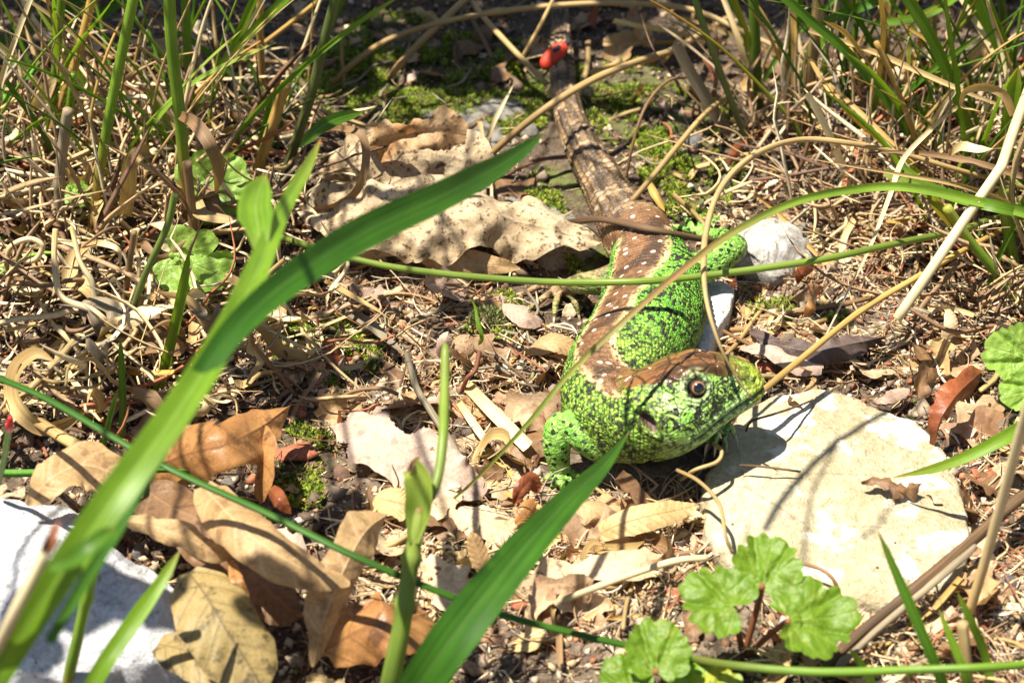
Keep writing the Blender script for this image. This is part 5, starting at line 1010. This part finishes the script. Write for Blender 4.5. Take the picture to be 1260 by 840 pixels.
# ---------------------------------------------------------------- round seed, red bug, bits
def blob(c, r, seed=0, sub=3, amp=.12, sq=(1, 1, 1), fr=2.0):
    bm = bmesh.new(); bmesh.ops.create_icosphere(bm, subdivisions=sub, radius=1); V = np.array([v.co[:] for v in bm.verts]); F = [[v.index for v in f.verts] for f in bm.faces]; bm.free()
    n = noise(V[:, 0]*fr+seed*7.7, V[:, 1]*fr, V[:, 2]*fr, seed)+.5*noise(V[:, 0]*fr*2.3, V[:, 1]*fr*2.3+seed, V[:, 2]*fr*2.3, seed+1)
    V = V*(1+amp*n)[:, None]*np.array(sq)*r
    return V+np.asarray(c), F
c_ = G(572, 428, .13); V_, F_ = blob(c_, .2, 3, 4, .03)
MAT['seed'] = M_stone('round_seed', (.45, .28, .16), (.52, .36, .22), (.2, .1, .05), .5, sc=2.)
tag(mk('seed', V_, F_, MAT['seed'], origin=c_), 'smooth round brown seed lying beside the tiny seedling', 'seed')
leaf('pinkish hooked husk leaning on the round brown seed', 'leaf_pink', [(540, 440, .15), (548, 422, .4), (552, 408, .5)], 22, up=(.2, -.9, .4), curl=(.9, .9), wr=.04, seed=63)
def ellipsoid(c, T, U, a, b, h, nu=22, nv=24, lo=-.35, sup=1.0):
    S = np.cross(T, U); t = np.linspace(-1, 1, nu); ph = np.linspace(0, 2*math.pi, nv, endpoint=False)
    rr = np.sqrt(np.clip(1-np.abs(t)**2.3, 0, 1)); z = np.sin(ph)[None]*rr[:, None]*h; z = np.where(z < 0, z*.5, z)
    V = c+(t[:, None]*a+0*ph[None])[..., None]*T+(np.cos(ph)[None]*rr[:, None]*b)[..., None]*S+z[..., None]*U
    return V.reshape(-1, 3), grid_faces(nu, nv, True)
def build_bug():
    c = G(681, 69, .62); U = nrm(np.array([.05, -.75, .75])); T = nrm(G(693, 58, .68)-G(668, 80, .6)); T = nrm(T-U*T.dot(U)); S = np.cross(T, U)
    red = M_flat('red_shell', (.6, .05, .02), .55, .3, 9.); blk = M_flat('black_shell', (.03, .03, .04), .6, .2)
    r = root('red_bug', c-U*.12, 'small red and black bug sitting on the tail of the lizard', 'bug')
    o = c-U*.12
    V, F = ellipsoid(c, T, U, .3, .15, .085); mk('abdomen', V, F, red, origin=o, parent=r)
    V, F = ellipsoid(c+T*.1+U*.022-S*.03, T, U, .13, .07, .07); mk('wing_mark', V, F, blk, origin=o, parent=r)
    V, F = ellipsoid(c+T*.22+U*.005, T, U, .08, .115, .07); mk('thorax', V, F, red, origin=o, parent=r)
    V, F = ellipsoid(c+T*.31, T, U, .05, .055, .045); mk('head', V, F, blk, origin=o, parent=r)
    for k in (-.05, .09, .2):
        for sg in (-1, 1):
            p = c+T*k; v, f, a = tube_arr([p+S*sg*.1, p+S*sg*.2+U*.03, p+S*sg*.28-U*.08], .012, 8, 5); mk('leg', v, f, blk, a, origin=o, parent=r)
    for sg in (-1, 1):
        p = c+T*.34; v, f, a = tube_arr([p, p+T*.08+S*sg*.06, p+T*.15+S*sg*.12], .008, 8, 5); mk('antenna', v, f, blk, a, origin=o, parent=r)
build_lizard(); build_bug()
# ---------------------------------------------------------------- litter
_bp = catmull(np.array([rest(b[0], b[1], b[2]) for b in BODY]), 120); _bw = np.interp(np.linspace(0, 1, 120), np.linspace(0, 1, len(BODY)), [b[3] for b in BODY])
_arm = np.array([rest(682, 560, .1), rest(675, 600, .1), rest(705, 598, .1), rest(690, 600, .1), rest(700, 540, .1), rest(690, 578, .1), rest(662, 368, .1), rest(700, 352, .2), rest(895, 305, .2)])
def clear(x, y, m=.05):
    d = np.sqrt((np.asarray(x)[:, None]-_bp[None, :, 0])**2+(np.asarray(y)[:, None]-_bp[None, :, 1])**2)-_bw[None]
    a = np.sqrt((np.asarray(x)[:, None]-_arm[None, :, 0])**2+(np.asarray(y)[:, None]-_arm[None, :, 1])**2).min(1)
    return (d.min(1) > m) & (a > .22+m)
def ground_pts(px, py):
    z = np.zeros(len(px))
    d = np.array([ray(a, b) for a, b in zip(px, py)])
    for _ in range(4):
        t = (z-CAM[2])/d[:, 2]; p = CAM+d*t[:, None]; z = GH(p[:, 0], p[:, 1])
    p[:, 2] = z; return p
def sample(n, regs, m=.05, rs=RN):
    """regs: px ellipses (cx, cy, rx, ry, weight) -> n points on the soil"""
    w = np.array([r[4]*r[2]*r[3] for r in regs], float); k = rs.choice(len(regs), int(n*1.5), p=w/w.sum())
    a = rs.rand(len(k))*2*math.pi; q = np.sqrt(rs.rand(len(k)))*1.1; R = np.array([r[:4] for r in regs])[k]
    px = R[:, 0]+R[:, 2]*q*np.cos(a); py = R[:, 1]+R[:, 3]*q*np.sin(a)
    p = ground_pts(px, py); p = p[clear(p[:, 0], p[:, 1], m)]
    return p[:n]
ALL = [(630, 420, 900, 620, 1)]
LEFT = [(150, 330, 260, 190, 1), (60, 430, 170, 120, .8), (330, 440, 110, 90, .5)]
LEFTUP = [(160, 200, 260, 110, 1)]
MIDD = [(480, 430, 170, 110, 1), (620, 470, 90, 80, .8)]
BRT = [(640, 680, 210, 110, 1), (780, 660, 110, 90, 1)]
RGT = [(1080, 380, 220, 95, 1), (1010, 290, 140, 60, .7)]
RTUF = [(1080, 215, 210, 90, 1), (1180, 330, 100, 80, 1)]
BRC = [(1130, 790, 180, 70, 1), (1220, 640, 70, 110, 1)]
TOP = [(600, 110, 230, 110, 1), (830, 150, 120, 90, 1)]
def col_var(n, pal, rs=RN):
    pal = np.array(pal); c = pal[rs.randint(len(pal), size=n)]; return np.clip(c*(.75+.5*rs.rand(n, 1)), 0, 1)
SOILC = [(.07, .045, .03), (.1, .07, .05), (.16, .11, .075), (.24, .18, .13), (.36, .28, .2), (.05, .035, .025)]
LITC = [(.5, .37, .22), (.42, .29, .17), (.3, .18, .1), (.62, .5, .34), (.2, .11, .06), (.36, .14, .07), (.55, .45, .36)]
def crumbs(name, p, size, pal, lab=None):
    n = len(p); o = np.array([[1, 0, 0], [-1, 0, 0], [0, 1, 0], [0, -1, 0], [0, 0, 1], [0, 0, -1]], float)
    F = np.array([[0, 2, 4], [2, 1, 4], [1, 3, 4], [3, 0, 4], [2, 0, 5], [1, 2, 5], [3, 1, 5], [0, 3, 5]])
    s = size*(.35+1.1*RN.rand(n)**2.2); q = nrm(RN.randn(n, 3)); b = nrm(np.cross(q, RN.randn(n, 3))); c = np.cross(q, b)
    M = np.stack([q, b*(.5+.5*RN.rand(n, 1)), c*(.25+.6*RN.rand(n, 1))], 1)
    V = (o[None]*(.7+.6*RN.rand(n, 6, 1)))@M*s[:, None, None]+p[:, None]+np.array([0, 0, .25])*s[:, None, None]
    FF = (F[None]+6*np.arange(n)[:, None, None]).reshape(-1, 3)
    ob = mk(name, V.reshape(-1, 3), FF, MAT['stuff'], {'col': np.repeat(col_var(n, pal), 6, 0)}, smooth=False); return tag(ob, kind='stuff')
def fibres(name, p, lmin, lmax, wmin, wmax, curl, lift, pal, k=9, tilt=.25, sides=3, mat='stuff', up0=0.0, drape=.6, flat=(.08, .4)):
    n = len(p); L = lmin+(lmax-lmin)*RN.rand(n)**1.6; W = wmin+(wmax-wmin)*RN.rand(n)
    h = RN.rand(n)*2*math.pi; kap = curl*RN.randn(n); kap2 = curl*RN.randn(n); el = tilt*RN.randn(n)+up0; ek = curl*.6*RN.randn(n)
    X = np.zeros((n, k, 3)); X[:, 0] = p+np.array([0, 0, 1])*(lift*RN.rand(n))[:, None]
    for i in range(1, k):
        u = i/(k-1); h = h+np.where(RN.rand(n) < .13, curl*.9*RN.randn(n), 0); hh = h+kap*.6*u+kap2*.5*math.sin(u*5); ee = el+ek*u
        X[:, i] = X[:, i-1]+(L/(k-1))[:, None]*np.stack([np.cos(hh)*np.cos(ee), np.sin(hh)*np.cos(ee), np.sin(ee)], -1)
    g = GH(X[..., 0], X[..., 1]); X[..., 2] = np.maximum(X[..., 2]*(1-drape)+drape*np.minimum(X[..., 2], g+lift), g+W[:, None]*.4)
    T = nrm(np.gradient(X, axis=1)); A = nrm(np.cross(T, RN.randn(n, 1, 3)+0*T)); Bq = np.cross(T, A)
    tp = np.interp(np.linspace(0, 1, k), [0, .1, .8, 1], [.6, 1, .8, .15])
    a = np.arange(sides)*2*math.pi/sides; asp = flat[0]+(flat[1]-flat[0])*RN.rand(n)
    V = X[:, :, None]+(W/2)[:, None, None, None]*tp[None, :, None, None]*(np.cos(a)[None, None, :, None]*A[:, :, None]+np.sin(a)[None, None, :, None]*Bq[:, :, None]*asp[:, None, None, None])
    gf = grid_faces(k, sides, True); FF = (gf[None]+k*sides*np.arange(n)[:, None, None]).reshape(-1, 4)
    ob = mk(name, V.reshape(-1, 3), FF, MAT[mat], {'col': np.repeat(col_var(n, pal), k*sides, 0)}); return tag(ob, kind='stuff')
crumbs('soil_crumbs', sample(34000, ALL), .05, SOILC)
crumbs('litter_crumbs', sample(15000, ALL+[(r[0], r[1], r[2], r[3], 2.5) for r in BRT+RGT+BRC+MIDD]), .075, LITC)
crumbs('soil_clods', sample(2600, ALL), .14, SOILC[:5])
STRC = [(.5, .36, .18), (.42, .29, .15), (.62, .48, .27), (.34, .22, .12), (.7, .58, .38), (.3, .25, .18)]
PALC = [(.72, .6, .4), (.66, .52, .3), (.6, .46, .26)]
BRNC = [(.24, .14, .08), (.36, .24, .14), (.18, .1, .06), (.45, .33, .2), (.12, .07, .045), (.3, .11, .05)]
fibres('fine_litter_fibres', sample(4400, ALL), .15, .9, .018, .05, 1.2, .12, STRC+BRNC, k=6)
fibres('fine_litter_fibres', sample(2600, BRT+RGT+BRC+MIDD), .3, 1.3, .02, .06, .9, .15, STRC+LITC, k=7)
fibres('dead_grass_thatch', sample(380, LEFT), .8, 3.0, .05, .13, 1.0, .7, STRC+BRNC+PALC, k=12, tilt=.5, drape=.35)
fibres('dead_grass_thatch', sample(300, LEFTUP), .8, 3.2, .05, .15, .9, .8, STRC+BRNC+PALC[:1], k=12, tilt=.5, drape=.3)
fibres('dead_grass_thatch', sample(330, RTUF), .8, 3.4, .045, .12, .9, .8, STRC+BRNC, k=12, tilt=.5, drape=.3)
fibres('upright_dead_grass', sample(150, [(90, 220, 150, 80, 1), (240, 240, 90, 60, 1)]), 1.0, 3.0, .06, .15, .9, .1, STRC+BRNC[:3], k=12, tilt=.35, up0=1.0, drape=0)
fibres('upright_dead_grass', sample(170, [(1130, 210, 150, 80, 1), (1220, 330, 60, 60, .8), (940, 165, 90, 40, 1)]), 1.0, 3.0, .05, .12, .9, .1, STRC+BRNC[:3], k=12, tilt=.4, up0=.95, drape=0)
GRNC = [(.1, .26, .03), (.2, .34, .05), (.07, .18, .02), (.3, .36, .08)]
def shoots():
    """single thin blades and stalks rising out of the two tufts"""
    for nr, regs, lo, hi, mats, side in ((90, [(1120, 160, 150, 70, 1), (1010, 130, 90, 50, .8), (1210, 290, 60, 60, .8)], 2., 5.5, ['blade_light', 'blade_gold', 'straw_gold', 'blade_light', 'straw_pale', 'blade_mid'], 'right'),
                               (64, [(110, 190, 150, 80, 1), (270, 180, 110, 60, .8)], 2., 5.5, ['blade_light', 'straw_gold', 'blade_mid', 'straw_pale', 'straw', 'stem_hay'], 'left')):
        p = sample(nr, regs)
        for i, b in enumerate(p):
            L = lo+(hi-lo)*RN.rand(); az = RN.rand()*6.28; ln = .15+.5*RN.rand(); d = np.array([math.cos(az)*ln, math.sin(az)*ln*.6, 1.]); q = nrm(d); C = [b-[0, 0, .1]]
            for j in range(5): C.append(C[-1]+q*L/5); q = nrm(q+np.array([d[0]*.25, d[1]*.25, -.12*RN.rand()])+.06*RN.randn(3))
            m = mats[RN.randint(len(mats))]; dry = 'straw' in m; thin = RN.rand() < .5
            V, F, A = ribbon_arr(np.array(C), .05+.08*RN.rand(), 22, prof='tip', fold=.5, roll=RN.randn()*.6, twist=RN.randn()) if not thin else tube_arr(np.array(C), 0.02+.02*RN.rand(), 22, 6, taper=[(0, 1.2), (1, .3)])
            nm = {'blade_light': 'light green', 'blade_gold': 'yellowing', 'straw_gold': 'golden', 'straw_pale': 'bleached', 'blade_mid': 'green', 'straw': 'tan', 'stem_hay': 'hay coloured'}[m]
            tag(mk('dry_grass' if dry else 'grass', V, F, MAT[m], A, origin=C[0]), f"{'thin' if thin else 'flat'} {nm} {'stalk' if thin else 'blade'} rooted {where(b)}", 'dry stalk' if dry else 'grass blade', f'slender shoots of the {side} grass tuft')
# turf beyond and beside the view, so that the place goes on when the camera steps aside
fibres('surrounding_grass', sample(1600, [(-260, 200, 230, 420, 1), (1520, 200, 230, 420, 1), (630, -330, 1100, 260, 1)]), 1.5, 6., .06, .16, 1., .1, GRNC+STRC, k=9, tilt=.4, up0=1.1, drape=0)
# moss: thousands of leafy tips in cushions
def moss():
    regs = [(m[0], m[1], m[2], m[3], m[4]) for m in MOSSY]
    p = sample(24000, regs, .02); f = fbm(p[:, 0]/.45, p[:, 1]/.45, 0, 91, 3)+.1; p = p[f > -.02]; f = f[f > -.02]
    p = np.vstack([p, sample(500, ALL)]); f = np.r_[f, np.full(len(p)-len(f), .2)]
    n = len(p); hgt = (.02+.11*np.clip(f, 0, .7))*(.6+.7*RN.rand(n))
    k = 7; V = []; C = []
    base = p+np.array([0, 0, 1])*(.5*hgt*RN.rand(n))[:, None]
    az = RN.rand(n, k)*2*math.pi; el = .3+.9*RN.rand(n, k); l = (.035+.045*RN.rand(n, k))
    d = np.stack([np.cos(az)*np.cos(el), np.sin(az)*np.cos(el), np.sin(el)], -1); s = np.stack([-np.sin(az), np.cos(az), 0*az], -1)
    b = base[:, None]+np.array([0, 0, 1])*(hgt[:, None]*RN.rand(n, k))[..., None]
    a1, a2, a3, a4 = b, b+d*l[..., None]*.5+s*.011, b+d*l[..., None], b+d*l[..., None]*.5-s*.011
    V = np.stack([a1, a2, a3, a4], 2).reshape(-1, 3); F = np.arange(len(V)).reshape(-1, 4)
    c = col_var(n, [(.16, .26, .02), (.28, .37, .03), (.1, .16, .012), (.38, .44, .06), (.2, .22, .03), (.14, .12, .04)])
    tag(mk('moss', V, F, MAT['moss'], {'col': np.repeat(c, k*4, 0)}, smooth=False), kind='stuff')
moss()
# --- pieces one can pick out
def protos(fn, n, mats): return [(fn(i), mats[i % len(mats)]) for i in range(n)]
def pmesh(name, VFA, mat):
    V, F, A = VFA; o = mk(name, V, F, MAT[mat], A); m = o.data; bpy.data.objects.remove(o); return m
LM = [('tail', 705, 160), ('red bug', 680, 68), ('mottled leaf', 560, 250), ('hind foot', 690, 362), ('green flank', 800, 400), ('lizard head', 870, 480),
 ('front foot', 690, 578), ('cream stone', 1020, 600), ('rough white stone', 950, 290), ('smooth white stone', 876, 385), ('purplish leaf', 1010, 425), ('red brown leaf', 1170, 505), ('scalloped leaves', 940, 740),
 ('upright green stem', 508, 690), ('skeletal leaf', 495, 545), ('round brown seed', 572, 428), ('pale wood sliver', 612, 512), ('orange brown leaf', 270, 540), ('folded tan oak leaf', 335, 670), ('olive yellow leaf', 280, 770),
 ('big white stone', 120, 730), ('jointed green stem', 228, 200), ('hairy stem', 115, 280), ('three lobed leaf', 238, 325), ('ribbed golden leaf', 800, 632), ('dark split twig', 1130, 722), ('right grass tuft', 1080, 190),
 ('bleached white straw', 1150, 325), ('small upright blade', 150, 480), ('red tipped stem', 10, 560), ('broad dark blade', 620, 700), ('arching top straw', 560, 26), ('moss cushion', 600, 400), ('bleached right stalk', 1228, 650),
 ('hollow tan leaf', 715, 625), ('flat pale leaf', 765, 695), ('olive stalk', 895, 130), ('hollow cut stalk', 330, 170), ('pale lobed leaves', 1240, 440), ('forking dark blade', 440, 300), ('dark bent stem', 165, 400), ('twisted dry blade', 470, 395)]
CNAME = {'straw': 'tan', 'straw_pale': 'bleached', 'straw_brown': 'brown', 'straw_gold': 'golden', 'straw_grey': 'grey', 'chip_pale': 'pale', 'chip_brown': 'brown', 'chip_red': 'reddish', 'chip_grey': 'dark', 'pebble': 'grey', 'pebble_dark': 'slate grey', 'pebble_pink': 'pinkish brown',
 'stone_chalk': 'white', 'frag': 'mixed brown', 'leaf_pale': 'pale', 'leaf_tan': 'tan', 'leaf_brown': 'dull brown', 'leaf_pink': 'pinkish', 'leaf_red': 'red brown', 'leaf_cream': 'cream', 'leaf_mottled': 'speckled', 'twig': 'brown', 'red_twig': 'red brown'}
MKEY = {m.name: k for k, m in MAT.items()}
def where(p):
    x, y = pix(p); n, lx, ly = min(LM, key=lambda l: (l[1]-x)**2+((l[2]-y)*1.2)**2); dx, dy = x-lx, ly-y
    d = math.hypot(dx, dy); k = int(round(math.atan2(dy, dx)/(math.pi/4))) % 8
    dr = ['right of', 'to the upper right of', 'above', 'to the upper left of', 'left of', 'to the lower left of', 'below', 'to the lower right of'][k]
    return ('just '+dr if d < 40 else dr if d < 80 else 'far '+dr)+' the '+n
def scatter(name, meshes, p, smin, smax, label, cat, group, lift=.05, tilt=.2, rs=RN):
    x, y = pix(p); p = p[(x > -25) & (x < 1285) & (y > -25) & (y < 865)]
    for i in range(len(p)):
        o = bpy.data.objects.new(name, meshes[rs.randint(len(meshes))]); COL.objects.link(o)
        q = rs.rand(); s = smin+(smax-smin)*q**1.7
        o.location = (p[i]+[0, 0, lift*(.3+rs.rand())])*K; t_ = s**(.25 if name in ('straw_piece', 'twig') else 1); o.scale = (s, t_, t_)
        gx = (GH(p[i][0]+.15, p[i][1])-GH(p[i][0]-.15, p[i][1]))/.3; gy = (GH(p[i][0], p[i][1]+.15)-GH(p[i][0], p[i][1]-.15))/.3
        rz = rs.rand()*math.pi*2
        o.rotation_euler = (float(gy)*.8+tilt*rs.randn(), -float(gx)*.8+tilt*rs.randn(), rz)
        sz = ('short' if q < .5 else 'mid-length' if q < .8 else 'long') if name in ('straw_piece', 'rootlet', 'twig') else ('tiny' if q < .5 else 'small' if q < .8 else 'larger')
        c = CNAME[MKEY[o.data.materials[0].name]]
        a_ = rz % math.pi; ori = '' if name in ('pebble', 'rootlet') else (' crosswise' if a_ < .5 or a_ > 2.64 else ' slanting' if a_ < 1.1 or a_ > 2.04 else ' pointing away') if name in ('straw_piece', 'twig') else ''
        tag(o, f'{sz} {c} {label}{ori} {where(p[i])}', cat, group)
def p_straw(i, curv=.25):
    q = np.random.RandomState(100+i); a = np.linspace(-.5, .5, 5); C = np.stack([a, curv*q.randn()*a*a+.03*q.randn(5), .02*q.randn(5)], -1)
    return ribbon_arr(C, .05+.05*q.rand(), 12, fold=.5, view=False, up=(0, 0, 1), prof='cut', cross=4, twist=q.randn()*.8) if i % 2 else tube_arr(C, .02+.018*q.rand(), 10, 6, rough=.2, seed=i)
def p_root(i):
    q = np.random.RandomState(200+i); h = q.rand()*6; x = np.zeros(3); C = [x]; k = q.randn()*.8
    for j in range(7): h += k*.5+q.randn()*.35; x = x+.2*np.array([math.cos(h), math.sin(h), .45*q.randn()]); C.append(x)
    C = np.array(C); C -= C.mean(0)
    return ribbon_arr(C, .12+.12*q.rand(), 30, fold=.5, view=False, prof='both', cross=4, twist=q.randn()*2) if i % 2 == 0 else tube_arr(C, .015+.014*q.rand(), 30, 6, rough=.25, seed=i, taper=[(0, .6), (.3, 1), (1, .4)])
def p_chip(i):
    q = np.random.RandomState(300+i); n = 9; a = np.linspace(0, 2*math.pi, n, endpoint=False)+.2*q.randn(n); r = .5*(.65+.5*q.rand(n)); e = .35+.5*q.rand()
    b = np.stack([r*np.cos(a), r*np.sin(a)*e, .08*q.randn(n)], -1); V = np.vstack([b*.85+[0, 0, .06], b, b*.9-[0, 0, .05], [[0, 0, .09+.05*q.randn()]], [[0, 0, -.05]]])
    F = [[j, (j+1) % n, 3*n] for j in range(n)]+[[n+j, n+(j+1) % n, (j+1) % n, j] for j in range(n)]+[[2*n+j, 2*n+(j+1) % n, n+(j+1) % n, n+j] for j in range(n)]+[[(j+1) % n+2*n, 2*n+j, 3*n+1] for j in range(n)]
    return V, F, {'u': np.zeros(len(V))}
def p_peb(i):
    V, F = blob((0, 0, 0), .5, i+5, 2, .2, (1, .8, .6)); return V, F, {'u': np.zeros(len(V))}
def p_frag(i):
    q = np.random.RandomState(400+i); C = np.stack([np.linspace(-.5, .5, 4), .1*q.randn(4), .12*q.randn(4)], -1)
    return leaf_arr(C, .22+.18*q.rand(), curl=(.9*q.randn(), .9*q.randn()), wr=.12, seed=i*3, n=22, m=13, up=(0, 0, 1), tear=.45, lobes=q.randint(0, 3), ldepth=.4, shape=[(0, .3+.4*q.rand()), (.3, .9), (.7, .9), (1, .2+.5*q.rand())], veins=6)
shoots()
STR = [pmesh('straw_piece', p_straw(i), m) for i, m in enumerate(['straw', 'straw_pale', 'straw_brown', 'straw_gold', 'straw_grey', 'straw_pale', 'straw', 'straw_brown']*3)]
ROO = [pmesh('rootlet', p_root(i), m) for i, m in enumerate(['straw_pale', 'straw', 'straw_grey', 'straw_brown', 'straw']*4)]
CHI = [pmesh('bark_chip', p_chip(i), ['chip_pale', 'chip_brown', 'chip_brown', 'chip_grey', 'chip_pale' if i < 9 else 'chip_red'][i % 5]) for i in range(15)]
PEB = [pmesh('pebble', p_peb(i), m) for i, m in enumerate(['pebble', 'pebble_dark', 'pebble_pink', 'stone_chalk']*2)]
FRA = [pmesh('leaf_fragment', p_frag(i), m) for i, m in enumerate(['frag', 'leaf_pale', 'leaf_tan', 'leaf_brown', 'leaf_pink', 'leaf_brown', 'frag', 'leaf_cream', 'leaf_mottled']*2+['leaf_red'])]
TWI = [pmesh('twig', tube_arr(np.stack([np.linspace(-.5, .5, 6), .05*np.random.RandomState(500+i).randn(6), .03*np.random.RandomState(600+i).randn(6)], -1), (.013, .02, .012)[i % 3], 20, 7, rough=.35, seed=i), ['twig', 'straw_grey', 'red_twig'][i % 3]) for i in range(9)]
scatter('straw_piece', STR, sample(190, BRT+RGT+BRC+MIDD), .5, 2.2, 'straw bit', 'straw', 'loose straw pieces in the sunlit litter')
scatter('straw_piece', STR, sample(100, LEFT+LEFTUP+RTUF+TOP), .8, 2.8, 'straw bit', 'straw', 'loose straw pieces in the dead grass', lift=.3, tilt=.4)
scatter('rootlet', ROO, sample(120, LEFT+[(80, 400, 140, 130, 1.)]), .8, 1.7, 'curly rootlet', 'rootlet', 'curly dry rootlets at the left', lift=.7, tilt=.6)
scatter('rootlet', ROO, sample(55, RTUF+BRT), .5, 1.3, 'curly rootlet', 'rootlet', 'curly dry rootlets in the open litter', lift=.2, tilt=.3)
scatter('bark_chip', CHI, sample(280, BRT+RGT+BRC+MIDD+[(630, 420, 700, 450, .2)]), .22, .75, 'bark chip', 'bark chip', 'bark chips in the litter')
scatter('pebble', PEB, sample(170, ALL+BRC+BRC+BRT), .12, .5, 'pebble', 'pebble', 'pebbles in the soil', lift=.02, tilt=1.)
scatter('leaf_fragment', FRA, sample(280, BRT+RGT+MIDD+BRC+[(560, 40, 260, 60, 1), (120, 90, 160, 70, .5), (1150, 120, 150, 90, .6)]+[(630, 420, 700, 450, .25)]), .35, 1.3, 'leaf scrap', 'leaf scrap', 'torn leaf scraps in the litter', lift=.1, tilt=.3)
scatter('twig', TWI, sample(110, MIDD+MIDD+RGT+LEFT+TOP), .7, 2.6, 'twig', 'twig', 'thin twigs in the litter', lift=.12, tilt=.12)
# moss capsule cushion beside the seed, coiled seed husks in the bright litter
c_ = G(600, 402, 0); V_ = []; 
def ball_moss():
    n = 1500; d = nrm(RN.randn(n, 3)); d[:, 2] = np.abs(d[:, 2]); b = c_+d*np.array([.27, .24, .26])*(.8+.25*RN.rand(n, 1)); s = nrm(np.cross(d, RN.randn(n, 3)))
    V = np.stack([b, b+d*.04+s*.012, b+d*.09, b+d*.04-s*.012], 1).reshape(-1, 3)
    V2, F2 = blob(c_, .24, 9, 3, .15)
    F = [list(range(4*i, 4*i+4)) for i in range(n)]+[[j+4*n for j in f] for f in F2]
    C = np.vstack([np.repeat(col_var(n, [(.1, .14, .03), (.3, .32, .14), (.45, .4, .22), (.07, .1, .02), (.2, .26, .05)]), 4, 0), np.tile([[.2, .17, .08]], (len(V2), 1))])
    tag(mk('moss_cushion', np.vstack([V, V2]), F, MAT['moss'], {'col': C}, origin=c_, smooth=False), 'round olive moss cushion between the seedling and the lizard', 'moss cushion')
ball_moss()
def coils():
    r = root('seed_husks', G(560, 705), 'heap of tiny pale coiled husks below the upright green stem sheath', 'husks'); o = np.array(r.location)/K
    for i in range(60):
        q = np.random.RandomState(700+i); c = G(540+34*q.randn()*.6+10, 702+22*q.randn(), .08+.12*q.rand()); t = np.linspace(0, 4.5+2*q.rand(), 9); R = .07+.03*q.rand()
        a = nrm(q.randn(3)); b = nrm(np.cross(a, q.randn(3))); C = c+R*(np.cos(t)[:, None]*a+np.sin(t)[:, None]*b)*(1-t/14)[:, None]
        v, f, at = tube_arr(C, .02, 14, 5); mk('husk', v, f, MAT['straw_pale' if i % 3 else 'straw_brown'], at, origin=o, parent=r)
coils()
# --- unseen leafy twig added above the frame: its leaves are placed to throw shade
def add_shade_branch():
    T = [(120, 745, 62, 12.5), (215, 760, 42, 12.2), (30, 770, 46, 13), (660, 850, 40, 12.5), (350, 470, 40, 13), (370, 790, 34, 12), (1225, 190, 30, 13), (430, 420, 28, 13.5)]
    T += [(x, y, 80, 13+.25*(x % 3)) for x, y in [(560, 20), (-20, 30), (60, 60), (150, 20), (240, 55), (300, 5), (400, 50), (470, 15), (540, 55), (620, 25), (700, 5), (780, 15)]]
    T += [(330, 430, 56, 13.2), (400, 595, 40, 12.8), (480, 480, 36, 13.1), (60, 400, 48, 13.4), (150, 480, 42, 12.9), (560, 350, 36, 13.3), (1010, 350, 30, 13.2)]
    T += [(x, -35, 95, 13.5+.3*(k % 3)) for k, x in enumerate(range(-60, 1330, 115))]
    T += [(x, y, 46, 13.3) for x, y in [(1240, 30), (1200, 250), (1080, 100), (1170, 60), (690, 95)]]
    b = np.array([-9, 12, 0.]); r = root('unseen_shade_branch', b, 'unseen leafy branch added above the frame to shade the ground', 'branch')
    hub = np.array([-9, 9, 14.]); v, f, a = tube_arr([b, (-9.2, 11, 8), hub, (-4, 6, 15.5), (2, 5, 15.6), (8, 5, 15.)], .16, 50, 8, rough=.2); mk('shade_limb', v, f, MAT['twig'], a, origin=b, parent=r)
    for i, (px, py, rp, h) in enumerate(T):
        g = G(px, py, .6); c = g-SUN_DIR*(h/-SUN_DIR[2]); R = rp/84.
        q = np.random.RandomState(i+50); d = np.array([q.randn(), q.randn(), .1*q.randn()]); d = nrm(d); C = [c-d*R*1.2, c-d*R*.4+[0, 0, .1], c+d*R*.5, c+d*R*1.2]
        V, F, A = leaf_arr(np.array(C), R*.85, curl=(.3, .3), lobes=3, ldepth=.2, wr=.05, seed=i, n=40, m=21, up=(0, 0, 1)); mk('leaf', V, F, MAT['shade_leaf'], A, origin=b, parent=r)  # unseen leaf, added only to shade its spot on the ground
        v, f, a = tube_arr([C[0], C[0]*.6+hub*.4+[0, 0, .6], np.array([c[0]*.6-2, 5.5, 15.3])], .04, 12, 5); mk('leaf_stalk', v, f, MAT['twig'], a, origin=b, parent=r)
    up = lambda px, py, h: G(px, py, .45)-SUN_DIR*(h/-SUN_DIR[2])
    for pts, rad in (([(1165, 455), (1100, 492), (1040, 535), (985, 590), (940, 650)], .05), ([(1030, 545), (1000, 610), (985, 690)], .025), ([(1110, 600), (1085, 640), (1060, 665)], .02), ([(920, 640), (900, 700), (870, 760)], .02)):
        v, f, a = tube_arr([up(x, y, 12.) for x, y in pts], rad, 20, 6, rough=.2); mk('shade_twig', v, f, MAT['twig'], a, origin=b, parent=r)  # unseen bare twigs, added to cast thin line shadows on the cream stone
MAT['shade_leaf'] = M_green('shade_leaf_green', (.06, .16, .02), (.09, .2, .03), (.2, .3, .08), .12)
add_shade_branch()
